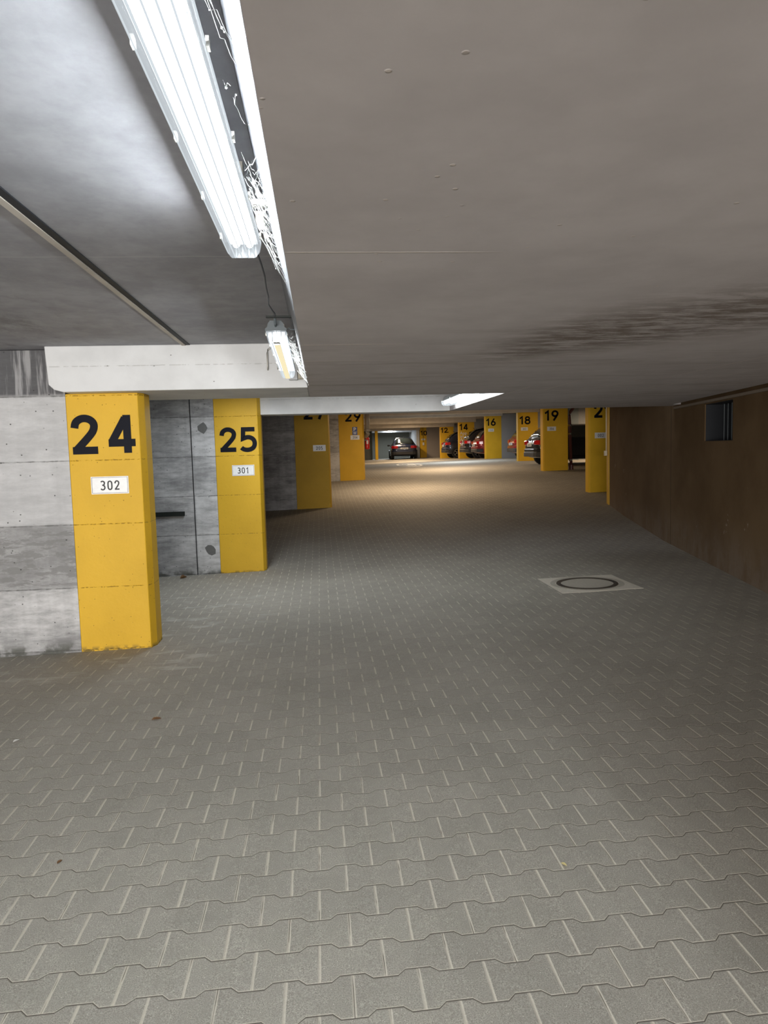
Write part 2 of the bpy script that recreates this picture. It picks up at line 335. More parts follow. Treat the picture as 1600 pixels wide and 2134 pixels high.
def lathe(bm, prof, c, axis='z', seg=28, mat=None):
    rings = []
    for r, h in prof:
        ring = []
        for k in range(seg):
            a = 2 * PI * k / seg; u, w = r * math.cos(a), r * math.sin(a)
            p = Vector((u, w, h)) if axis == 'z' else (Vector((u, h, w)) if axis == 'y' else Vector((h, u, w)))
            ring.append(bm.verts.new(Vector(c) + p))
        rings.append(ring)
    for a, b in zip(rings, rings[1:]):
        for k in range(seg): bm.faces.new([a[k], a[(k + 1) % seg], b[(k + 1) % seg], b[k]])
    bm.faces.new(rings[0][::-1]); bm.faces.new(rings[-1])
def B(fn, *a, **k):
    bm = bmesh.new(); fn(bm, *a, **k); return bm
def obj(name, bm, m, parent=None, smooth=False, bevel=0.0, seg=2):
    bmesh.ops.recalc_face_normals(bm, faces=bm.faces)
    me = bpy.data.meshes.new(name); bm.to_mesh(me); bm.free(); me.materials.append(m)
    o = bpy.data.objects.new(name, me); COL.objects.link(o)
    if smooth:
        for p in me.polygons: p.use_smooth = True
    if bevel:
        b = o.modifiers.new('bevel', 'BEVEL'); b.width = bevel; b.segments = seg; b.limit_method = 'ANGLE'
    if parent is not None: o.parent = parent; o.matrix_parent_inverse = Matrix.Translation(parent.location).inverted() if parent.rotation_euler.z == 0 else Matrix.Identity(4)
    return o
def thing(name, label, cat, loc=(0, 0, 0), rz=0, group=None):
    o = bpy.data.objects.new(name, None); COL.objects.link(o); o.location = loc; o.rotation_euler = (0, 0, rz)
    o.empty_display_size = 0.2; o['label'] = label; o['category'] = cat
    if group: o['group'] = group
    return o
def tag(o, label, cat, group=None):
    o['label'] = label; o['category'] = cat
    if group: o['group'] = group
    return o
def struct(name, bm, m, label=None, **k):
    o = obj(name, bm, m, **k); o['kind'] = 'structure'
    if label: o['label'] = label
    return o

# ------------------------------------------------------------------ floor profile (a ramp between two level stretches, falling slightly to the left)
PROF = [(-9, 0), (10.5, 0.0), (13.5, 0.10), (16.8, 0.29), (23.2, 0.645), (27, 0.79), (30, 0.855), (36, 0.895), (42, 0.865), (47, 0.845), (53, 0.875), (62, 0.88)]
def fz(x, y):
    for (a, za), (b, zb) in zip(PROF, PROF[1:]):
        if y <= b or b == 62:
            t = (y - a) / (b - a); return za + (zb - za) * t + 0.018 * max(-8, min(x, 9))
    return 0
bm = bmesh.new()
xs = [-8 + 0.5 * i for i in range(49)]; ys = [-8 + 0.5 * i for i in range(132)]
vg = [[bm.verts.new((x, y, fz(x, y))) for x in xs] for y in ys]
for a, b in zip(vg, vg[1:]):
    for i in range(len(xs) - 1): bm.faces.new([a[i], a[i + 1], b[i + 1], b[i]])
struct('floor', bm, M_FLOOR, 'grey interlocking concrete pavers', smooth=True)

# ------------------------------------------------------------------ near ceiling
ZS, ZR = 2.137, 2.50
WX = lambda y: 4.40 + (y - 6.61) * 0.2226            # right wall line
struct('ceiling', B(box, -8, 8, -8, 10.0, ZR, ZR + 0.2), M_REC, 'smooth grey concrete of the raised ceiling bay')
bm = bmesh.new()
prism(bm, [(-0.075, -8), (WX(-8) - 0.13, -8), (WX(9.6) - 0.13, 9.6), (WX(9.6) + 0.05, 9.65), (WX(10) + 0.25, 10.0), (1.85, 10.0), (1.85, 6.98), (-0.075, 6.98)], ZS, ZR)
sl = struct('ceiling', bm, M_SOF, 'lowered grey brown concrete ceiling slab')
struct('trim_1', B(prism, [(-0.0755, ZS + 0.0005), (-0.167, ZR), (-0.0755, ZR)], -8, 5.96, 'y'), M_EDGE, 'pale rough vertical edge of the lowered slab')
struct('trim_2', B(box, -1.045, -1.012, -8, 5.96, ZR - 0.006, ZR + 0.004), M_DARKHOLE, 'dark straight joint in the raised ceiling')
struct('trim_2', B(box, -1.075, -1.045, -8, 5.96, ZR - 0.010, ZR + 0.004), M_BEAM2, 'pale ridge beside the ceiling joint')

def beam(x0, x1, y0, y1, z0, z1, m, label, cham=0.0):
    bm = bmesh.new()
    if cham: prism(bm, [(x0 + 0.005, z1), (x0 + 0.02, z0 + cham), (x0 + 0.06, z0 + 0.02), (x0 + 0.13, z0), (x1, z0), (x1, z1)], y0, y1, 'y')
    else: box(bm, x0, x1, y0, y1, z0, z1)
    return tag(obj('concrete_beam', bm, m, bevel=0.008 if not cham else 0.006), label, 'beam')
beam(-2.155, -0.076, 5.96, 6.98, ZS, ZR, M_BEAM, 'white painted concrete beam resting on the pillar marked 24', 0.06)
beam(-0.79, 1.85, 9.95, 10.35, ZS, ZR + 0.2, M_BEAM, 'white concrete beam running right from the pillar marked 25')

# far ceiling, stepping up with the ramp
CE = [(10.35, 2.72), (16.8, 2.98), (23.2, 3.25), (29.7, 3.42), (36, 3.50), (46, 3.42), (61, 3.42)]
bm = bmesh.new()
top = []
for y, z in CE: top.append([bm.verts.new((x, y, z + dz)) for dz in (0, 0.2) for x in (-8, 16)])
for a, b in zip(top, top[1:]):
    for i, j in ((0, 1), (1, 3), (3, 2), (2, 0)): bm.faces.new([a[i], a[j], b[j], b[i]])
bm.faces.new([top[0][0], top[0][2], top[0][3], top[0][1]]); bm.faces.new([top[-1][0], top[-1][1], top[-1][3], top[-1][2]])
struct('ceiling', bm, M_SOF, 'concrete ceiling over the far parking bays')
def cz(y):
    for (a, za), (b, zb) in zip(CE, CE[1:]):
        if y <= b: return za + (zb - za) * (y - a) / (b - a)
    return CE[-1][1]
for y0, zb, x1, lab in ((16.75, 2.64, 8.6, 'concrete ceiling beam above the pillar marked 27'),
                    (23.15, 2.92, 8.4, 'concrete ceiling beam above the pillar marked 29'),
                    (29.6, 3.06, 9.35, 'grey brown ceiling beam above the pillar marked 18'),
                    (35.5, 3.20, 9.3, 'dark grey ceiling beam ending at the pillar marked 16'),
                    (41.0, 3.13, 9.15, 'warm lit ceiling beam ending at the pillar marked 14'),
                    (46.3, 3.06, 8.88, 'warm lit ceiling beam ending at the pillar marked 12'),
                    (52.3, 3.06, 7.48, 'warm lit ceiling beam ending at the pillar marked 10')):
    beam(-3.0, x1, y0, y0 + 0.35, zb, cz(y0) + 0.02, M_BEAM2, lab)
beam(3.0, 7.3, 55.2, 55.5, 3.0, 3.44, M_BEAM, 'pale ceiling beam in front of the back wall')

# ------------------------------------------------------------------ right wall with its niche, top ledge and yellow end
WA = Vector((4.40, 6.61, 0)); wdir = Vector((0.2226, 1, 0)).normalized(); wn = Vector((wdir.y, -wdir.x, 0))
WM = Matrix(((wdir.x, wn.x, 0, WA.x), (wdir.y, wn.y, 0, WA.y), (0, 0, 1, 0), (0, 0, 0, 1)))   # s along, t outwards (away from the aisle), z
bm = bmesh.new()
S0, S1, T = -14.8, 8.50, 0.30; n0, n1, za, zb = 1.05, 2.04, 1.61, 2.07
box(bm, S0, n0, 0, T, -0.2, 2.49, WM); box(bm, n1, S1, 0, T, -0.2, 2.49, WM)
box(bm, n0, n1, 0, T, -0.2, za, WM); box(bm, n0, n1, 0, T, zb, 2.49, WM)
struct('wall_right', bm, M_BROWN, 'dark brown plastered wall')
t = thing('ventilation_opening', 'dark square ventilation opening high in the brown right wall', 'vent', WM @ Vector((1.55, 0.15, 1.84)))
bm = bmesh.new()
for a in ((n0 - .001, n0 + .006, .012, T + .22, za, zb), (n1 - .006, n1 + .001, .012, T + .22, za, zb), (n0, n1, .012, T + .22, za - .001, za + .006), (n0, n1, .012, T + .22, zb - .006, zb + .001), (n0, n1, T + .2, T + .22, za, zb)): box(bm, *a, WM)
obj('shade_lining', bm, M_DARKHOLE, t)  # near-black sheets put in for the shade inside the opening
bm = bmesh.new()
for k in range(7): tube(bm, [WM @ Vector((n0 + 0.08 + k * 0.135, 0.2, za)), WM @ Vector((n0 + 0.08 + k * 0.135, 0.2, zb))], 0.006, 6)
obj('grille', bm, M_DGREY, t)
struct('trim_3', B(box, S0, 3.35, -0.035, 0.0, 2.085, 2.115, WM), plain('dull_brown_ledge', (0.22, 0.18, 0.14), 0.7), 'thin pale ledge along the top of the brown wall')
tag(obj('wall_end_post', B(box, S1, S1 + 0.28, -0.012, T + 0.02, -0.1, 2.75, WM), M_YEL, bevel=0.01), 'yellow painted narrow end of the brown right wall', 'pillar')
t = thing('light_switch', 'small pale switch box with conduit on the yellow end of the brown wall', 'switch', WM @ Vector((S1 + 0.22, -0.03, 1.42)))
obj('box', B(box, S1 + 0.20, S1 + 0.29, -0.07, -0.012, 1.36, 1.47, WM), M_CREAM, t, bevel=0.006)
obj('conduit', B(tube, [WM @ Vector((S1 + 0.245, -0.025, 1.46)), WM @ Vector((S1 + 0.245, -0.025, 2.72))], 0.011), M_CREAM, t)

# ------------------------------------------------------------------ numerals
GL = {
 '0': [[(.08,.3),(.08,.7),(.13,.87),(.3,.94),(.47,.87),(.52,.7),(.52,.3),(.47,.13),(.3,.06),(.13,.13),(.08,.3)]],
 '1': [[(.10,.72),(.34,.94),(.34,0)]],
 '2': [[(.09,.68),(.11,.82),(.2,.91),(.31,.94),(.43,.9),(.51,.8),(.51,.67),(.45,.52),(.10,.09)],[(.03,.09),(.57,.09)]],
 '3': [[(.08,.86),(.2,.93),(.34,.93),(.46,.86),(.49,.74),(.45,.6),(.33,.53),(.22,.53)],[(.3,.53),(.45,.47),(.52,.33),(.51,.2),(.42,.09),(.28,.06),(.15,.09),(.06,.17)]],
 '4': [[(.395,.92),(.09,.29)],[(.02,.27),(.60,.27)],[(.43,1.0),(.43,0)]],
 '5': [[(.52,.925),(.13,.925),(.11,.54),(.24,.60),(.37,.59),(.48,.5),(.52,.34),(.48,.18),(.38,.09),(.24,.06),(.11,.1),(.05,.17)]],
 '6': [[(.42,1.0),(.14,.5),(.08,.32),(.12,.16),(.22,.08),(.33,.06),(.45,.12),(.52,.26),(.51,.42),(.42,.53),(.3,.57),(.2,.54),(.13,.46)]],
 '7': [[(.03,.925),(.52,.925),(.5,.88),(.2,0)]],
 '8': [[(.3,.54),(.14,.6),(.11,.74),(.15,.87),(.3,.94),(.45,.87),(.49,.74),(.46,.6),(.3,.54),(.13,.47),(.07,.3),(.12,.13),(.3,.06),(.48,.13),(.53,.3),(.47,.47),(.3,.54)]],
 '9': [[(.18,0),(.46,.5),(.52,.68),(.48,.84),(.38,.92),(.27,.94),(.15,.88),(.08,.74),(.09,.58),(.18,.47),(.3,.43),(.4,.46),(.47,.54)]],
 'P': [[(.1,0),(.1,.93),(.35,.93),(.48,.86),(.53,.7),(.48,.53),(.35,.46),(.1,.46)]],
 '.': [[(.06,.0),(.06,.16)]],
}
def soften(P):
    P = [Vector((p[0], p[1])) for p in P]; closed = (P[0] - P[-1]).length < 1e-6
    for _ in range(2):
        n = len(P); Q = [] if closed else [P[0]]
        core = P[:-1] if closed else P; m = len(core)
        for i in (range(m) if closed else range(1, m - 1)):
            a, p, b = core[i - 1], core[i], core[(i + 1) % m]
            ang = (p - a).angle(b - p) if (p - a).length > 1e-5 and (b - p).length > 1e-5 else 0
            if ang < math.radians(62): Q += [p.lerp(a, .25), p.lerp(b, .25)]
            else: Q.append(p)
        Q.append(Q[0].copy() if closed else P[-1]); P = Q
    return P
def ribbon(bm, pts, w, tf, th):
    pts = soften(pts); closed = (pts[0] - pts[-1]).length < 1e-6; n = len(pts); L = []; R = []
    if closed: pts = pts[:-1]; n -= 1
    for i, p in enumerate(pts):
        a = pts[(i - 1) % n] if (closed or i > 0) else None; b = pts[(i + 1) % n] if (closed or i < n - 1) else None
        d1 = (p - a).normalized() if a is not None else None; d2 = (b - p).normalized() if b is not None else None
        if d1 is None: d1 = d2
        if d2 is None: d2 = d1
        n1 = Vector((-d1.y, d1.x)); n2 = Vector((-d2.y, d2.x)); m = (n1 + n2)
        m = m.normalized() if m.length > 1e-4 else n1
        k = min(1.8, 1 / max(0.3, m.dot(n1))); L.append(p + m * w / 2 * k); R.append(p - m * w / 2 * k)
    f0 = [(bm.verts.new(tf(l.x, l.y, th)), bm.verts.new(tf(r.x, r.y, th)), bm.verts.new(tf(l.x, l.y, 0)), bm.verts.new(tf(r.x, r.y, 0))) for l, r in zip(L, R)]
    rng = range(n if closed else n - 1)
    for i in rng:
        a, b = f0[i], f0[(i + 1) % n]
        for q in ((0, 1), (1, 3), (2, 0)): bm.faces.new([a[q[0]], a[q[1]], b[q[1]], b[q[0]]])
    if not closed:
        for a in (f0[0], f0[-1]): bm.faces.new([a[0], a[1], a[3], a[2]])
def numerals(text, x, y, z, h, w, adv, stroke, th=0.003, sx=None):
    """text standing in the plane y, facing -Y; x,z bottom left; h height, w width of one figure"""
    bm = bmesh.new(); cx = x
    for k, ch in enumerate(text):
        for q, pl in enumerate(GL[ch]):
            ribbon(bm, [(px / 0.6 * w, pz * h) for px, pz in pl], stroke,
                   lambda a, b, c, cx=cx, k=k, q=q: Vector((cx + a, y - c - 0.0012 * q, z + b)), th)
        cx += adv * (0.5 if ch == '.' else 1)
    return bm

# ------------------------------------------------------------------ pillars = yellow ends of the partition walls
def pillar(num, x0, x1, y, t, z1, label, wall=None, side='R', cham=0.035, digits=None, painted_text=None, extra_z=0.0):
    zf = min(fz(x0, y), fz(x1, y)) - 0.05
    e = thing('parking_pillar', label, 'pillar', ((x0 + x1) / 2, y + t / 2, fz((x0 + x1) / 2, y)))
    bm = bmesh.new(); c = cham
    prism(bm, [(x0, y), (x1 - c, y), (x1, y + c * 2.2), (x1, y + t), (x0, y + t)] if side == 'R' else
              [(x0 + c, y), (x1, y), (x1, y + t), (x0, y + t), (x0, y + c)], zf, z1)
    obj('painted_end', bm, M_YEL, e, bevel=0.006)
    if wall: obj('wall_panel', B(box, wall[0], wall[1], y + 0.004, y + t, zf - 0.1, wall[2]), wall[3] if len(wall) > 3 else M_WALL, e)
    if digits:
        dx, dz, dh, dw, adv, st = digits
        obj('painted_number', numerals(num, dx, y - 0.0005, dz, dh, dw, adv, st), M_BLACKP, e)
    return e
pillar('24', -2.07, -1.455, 6.13, 0.27, ZS, 'yellow pillar marked 24, nearest on the left below the white beam', (-8, -2.071, 2.495), digits=(-2.045, 1.64, 0.315, 0.225, 0.295, 0.062))
# the wall plane left of 24 reaches the raised ceiling; between pillar and ceiling the beam sits
pillar('25', -1.405, -0.785, 9.85, 0.28, 2.52, 'yellow pillar marked 25, second on the left behind the pillar marked 24', (-8, -1.406, 2.60), digits=(-1.345, 1.64, 0.325, 0.235, 0.275, 0.060))
pillar('27', -0.56, 0.26, 16.8, 0.27, 2.64, 'shaded yellow pillar marked 27 carrying the plate 205', (-8, -0.561, 2.64), digits=(-0.345, 2.375, 0.32, 0.23, 0.29, 0.062))
pillar('29', 0.655, 1.48, 23.2, 0.55, 2.92, 'bright yellow pillar marked 29 carrying a blue parking sign', (-8, 0.654, 2.92), digits=(0.865, 2.57, 0.32, 0.23, 0.29, 0.060), cham=0.06)
pillar('21', 6.64, 7.45, 17.1, 0.24, 2.64, 'dark yellow pillar beside the end of the brown wall, carrying the plate 002', (7.451, 14, 2.64), side='L', digits=(6.765, 2.27, 0.32, 0.23, 0.24, 0.062))
pillar('19', 7.44, 8.29, 23.2, 0.30, 2.92, 'yellow pillar marked 19 with a brown pipe beside it', side='L', digits=(7.47, 2.45, 0.33, 0.25, 0.255, 0.065))
pillar('18', 8.44, 9.30, 29.7, 0.28, 3.06, 'yellow pillar marked 18 left of the pillar marked 19', (9.301, 15, 3.2, M_GREYC), side='L', digits=(8.47, 2.56, 0.33, 0.26, 0.25, 0.065))
pillar('16', 8.42, 9.25, 35.6, 0.28, 3.20, 'yellow pillar marked 16 between two red cars', (9.251, 15, 3.3, M_GREYC), side='L', digits=(8.44, 2.72, 0.35, 0.26, 0.26, 0.07))
pillar('14', 8.16, 9.09, 41.2, 0.28, 3.13, 'yellow pillar marked 14 behind a dark car', (9.091, 15, 3.3, M_GREYC), side='L', digits=(8.18, 2.68, 0.35, 0.26, 0.26, 0.07))
pillar('12.', 7.97, 8.87, 46.5, 0.28, 3.06, 'yellow pillar marked 12 behind a dark blue car', (8.871, 15, 3.2, M_GREYC), side='L', digits=(7.98, 2.67, 0.32, 0.25, 0.25, 0.065))
pillar('10', 7.48, 7.97, 52.5, 0.28, 3.30, 'narrow yellow pillar marked 10 at the far end', (7.971, 15, 3.3, plain('pinkish_grey_plaster', (0.36, 0.32, 0.29), 0.85)), side='L', digits=(7.49, 2.66, 0.33, 0.25, 0.26, 0.065))
tag(obj('parking_pillar', B(box, 4.13, 4.33, 52.4, 52.65, fz(4, 52) - .05, 3.06), M_YEL), 'narrow unmarked yellow pillar left of the farthest dark car', 'pillar')

def plate(text, x0, x1, z0, z1, y, label, rim=True, m=M_PLATE):
    e = thing('number_plate', label, 'sign', ((x0 + x1) / 2, y, (z0 + z1) / 2), group=None)
    obj('panel', B(box, x0, x1, y - 0.006, y, z0, z1), m, e)
    w = x1 - x0; h = z1 - z0
    if rim:
        bm = bmesh.new(); r = 0.0025; i = 0.007
        for a in ((x0 + i, x1 - i, z0 + i, z0 + i + r), (x0 + i, x1 - i, z1 - i - r, z1 - i), (x0 + i, x0 + i + r, z0 + i, z1 - i), (x1 - i - r, x1 - i, z0 + i, z1 - i)):
            box(bm, a[0], a[1], y - 0.0072, y - 0.006, a[2], a[3])
        obj('border', bm, M_INK, e)
    fh = h * 0.56; fw = fh * 0.52; adv = fh * 0.70
    obj('number', numerals(text, (x0 + x1) / 2 - adv * len(text) / 2 + 0.008, y - 0.0062, z0 + h * 0.21, fh, fw, adv, fh * 0.135, 0.001), M_INK, e)
    return e
plate('302', -1.905, -1.60, 1.302, 1.448, 6.13, 'framed white plate reading 302, nearest of the number plates')
plate('301', -1.19, -0.89, 1.312, 1.458, 9.85, 'framed white plate reading 301 below the painted 25')
plate('205', -0.14, 0.155, 1.632, 1.775, 16.8, 'borderless white plate reading 205 on the shaded yellow pillar', False)
plate('204', 1.03, 1.32, 1.985, 2.125, 23.2, 'white plate reading 204 under the blue parking sign', False)
plate('002', 6.79, 7.09, 1.765, 1.905, 17.1, 'grey white plate reading 002 on the darkest yellow pillar', False)
plate('306', 7.58, 7.88, 2.11, 2.25, 23.2, 'white plate reading 306 left of the brown pipe', False)
plate('303', 8.56, 8.86, 2.29, 2.43, 29.7, 'small blurred white plate reading 303 under the painted 18', False)
plate('210', 8.57, 8.86, 2.42, 2.57, 35.6, 'small pale plate reading 210 on the pillar between the red cars', False)
plate('207', 7.57, 7.87, 2.30, 2.42, 52.5, 'tiny white plate on the pillar marked 10', False)
e = thing('parking_sign', 'small blue parking sign with a white P on the pillar marked 29', 'sign', (1.175, 23.19, 2.26))
obj('panel', B(box, 1.095, 1.255, 23.194, 23.2, 2.135, 2.395), M_BLUE, e)
obj('letter', numerals('P', 1.132, 23.1935, 2.268, 0.105, 0.085, 0.1, 0.024, 0.001), M_PLATE, e)
bm = bmesh.new()
for x0, x1, z in ((1.10, 1.25, 2.245), (1.125, 1.228, 2.205), (1.13, 1.222, 2.165)): box(bm, x0, x1, 23.1915, 23.1935, z, z + (0.006 if z > 2.24 else 0.018))
obj('lettering', bm, M_PLATE, e)
# white lettering on the pillar marked 14
def text_mesh(name, s, size, loc, m):
    cu = bpy.data.curves.new(name, 'FONT'); cu.body = s; cu.size = size; cu.extrude = 0.001
    o = bpy.data.objects.new(name + '_tmp', cu); COL.objects.link(o); dg = bpy.context.evaluated_depsgraph_get()
    me = bpy.data.meshes.new_from_object(o.evaluated_get(dg)); COL.objects.unlink(o); bpy.data.objects.remove(o)
    me.transform(Matrix.Translation(loc) @ Matrix.Rotation(PI / 2, 4, 'X')); me.materials.clear(); me.materials.append(m)
    r = bpy.data.objects.new(name, me); COL.objects.link(r); return r
for o in list(COL.objects):
    if o.name.startswith('parking_pillar') and 'marked 14' in o.get('label', ''):
        for s, z in (('App', 2.42), ('an', 2.24), ('A', 2.05)):
            r = text_mesh('lettering', s, 0.25, (8.23, 41.197, z), M_PLATE); r.parent = o; r.matrix_parent_inverse = Matrix.Translation(o.location).inverted(); r['label'] = 'white stencilled lettering'

# ------------------------------------------------------------------ details of the left walls
tag(obj('black_mark_bar', B(box, -2.75, -1.85, 9.815, 9.854, 0.79, 0.85), M_RUBBER, bevel=0.004), 'black mark built as a bar on the concrete wall between the pillars marked 24 and 25', 'bumper')  # made-up solid bar where only a flat black mark lies
struct('trim_4', B(box, -1.722, -1.712, 9.846, 9.8545, -0.05, 2.55), M_DARKHOLE, 'dark vertical joint in the concrete wall beside the pillar marked 25')
def blob(cx, cz, r, y, pts=9, sq=1.1):
    bm = bmesh.new(); P = []
    for k in range(pts):
        a = 2 * PI * k / pts; rr = r * random.uniform(0.75, 1.15); P.append((cx + rr * math.cos(a), cz + rr * sq * math.sin(a)))
    prism(bm, P, y - 0.002, y + 0.003, 'y'); return bm
struct('trim_5', blob(-1.56, 1.97, 0.075, 9.855), M_PATCH, 'dark grout patch high on the wall')
struct('trim_5', blob(-1.53, 0.31, 0.075, 9.855), M_PATCH, 'dark grout patch low on the wall')
# leaves and crumbs on the pavers
def leaf(x, y, r, m, label, rz=0.0, up=0.35):
    bm = bmesh.new(); P = [(-1, 0), (-.5, .42), (.1, .5), (.7, .3), (1.1, 0), (.6, -.35), (0, -.45), (-.6, -.3)]; c, s = math.cos(rz), math.sin(rz)
    z = fz(x, y) + 0.002; vs = []
    for a, b in P: vs.append(bm.verts.new((x + r * (a * c - b * s), y + r * (a * s + b * c), z + r * up * (abs(b) * 1.6 + random.uniform(0, .3)))))
    ctr = bm.verts.new((x, y, z + 0.001))
    for k in range(8): bm.faces.new([vs[k], vs[(k + 1) % 8], ctr])
    ret = bmesh.ops.extrude_face_region(bm, geom=list(bm.faces))
    for v in [g for g in ret['geom'] if isinstance(g, bmesh.types.BMVert)]: v.co.z += 0.0012
    return tag(obj('leaf', bm, m), label, 'leaf')
leaf(-1.87, 9.62, 0.045, M_LEAF, 'curled brown leaf at the foot of the concrete wall left of the pillar marked 25', 0.6, 1.0)

leaf(-1.06, 4.38, 0.028, M_LEAF, 'small dry leaf lying alone on the pavers right of the pillar marked 24', 0.2, .4)
leaf(-1.82, 4.20, 0.020, plain('white_paper_scrap', (0.7, 0.7, 0.68), 0.8), 'tiny white scrap on the pavers at the left picture edge', 1.0, .3)
leaf(0.87, 2.50, 0.013, plain('yellow_leaf', (0.55, 0.48, 0.22), 0.7), 'tiny yellowish leaf in a paver joint at the lower right', 2.2, .4)
leaf(-1.10, 2.845, 0.014, M_LEAF, 'tiny dark crumb of leaf on the pavers at the lower left', 1.2, .3)
# ------------------------------------------------------------------ manhole
mz = fz(2.95, 7.64)
e = thing('manhole_cover', 'round manhole cover set in a pale mortar square in the paving', 'manhole', (2.93, 7.64, mz))
RX = Matrix.Translation((2.94, 7.64, mz)) @ Matrix.Rotation(-0.018, 4, 'Y')
bm = bmesh.new(); prism(bm, [(-.43, -.42), (-.1, -.44), (.30, -.42), (.46, -.43), (.45, .1), (.46, .42), (.0, .43), (-.43, .44)], -0.05, 0.003, 'z', RX)
obj('surround', bm, M_MANR, e)
def disc(r0, r1, z0, z1, seg=48):
    bm = bmesh.new(); rg = []
    for r, z in ((r0, z0), (r0, z1), (r1, z1), (r1, z0)):
        rg.append([bm.verts.new(RX @ Vector((r * math.cos(2 * PI * k / seg), r * math.sin(2 * PI * k / seg), z))) for k in range(seg)])
    for i in range(4):
        a, b = rg[i], rg[(i + 1) % 4]
        for k in range(seg): bm.faces.new([a[k], a[(k + 1) % seg], b[(k + 1) % seg], b[k]])
    return bm
obj('mortar_ring', disc(0.345, 0.40, -0.01, 0.006), M_MANC, e)
obj('iron_frame', disc(0.285, 0.335, -0.01, 0.008), M_IRON, e)
obj('cover', disc(0.0005, 0.278, -0.02, 0.005), M_MANC, e)
for a in (0.0, 0.18, -0.18, PI, PI + .18, PI - .18):
    bm = bmesh.new(); prism(bm, [(.285 * math.cos(a + q) + s * math.cos(a + q), .285 * math.sin(a + q) + s * math.sin(a + q)) for q, s in ((-.03, 0), (-.03, .03), (.03, .03), (.03, 0))], 0.004, 0.0095, 'z', RX)
    obj('vent_slot', bm, M_DARKHOLE, e)

# floor marking in the aisle: ring with 10
bm = bmesh.new(); cx, cy, rx, ry = 3.98, 31.6, 0.52, 2.3
def fl(a, b, c): return Vector((a, b, fz(a, b) + 0.004 + c))
ring = [(cx + rx * math.cos(2 * PI * k / 40), cy + ry * math.sin(2 * PI * k / 40)) for k in range(40)]
ri = [(cx + (rx - .09) * math.cos(2 * PI * k / 40), cy + (ry - .4) * math.sin(2 * PI * k / 40)) for k in range(40)]
va = [bm.verts.new(fl(*p, 0)) for p in ring]; vb = [bm.verts.new(fl(*p, 0)) for p in ri]
for k in range(40): bm.faces.new([va[k], va[(k + 1) % 40], vb[(k + 1) % 40], vb[k]])
for k, ch in enumerate('10'):
    for pl in GL[ch]: ribbon(bm, [(cx - .27 + k * .27 + p[0] * .42, cy - 1.3 + p[1] * 2.6) for p in pl], 0.09, lambda a, b, c: fl(a, b, c), 0.001)
tag(obj('floor_marking', bm, M_MARK), 'cream painted oval speed marking on the far floor', 'marking')

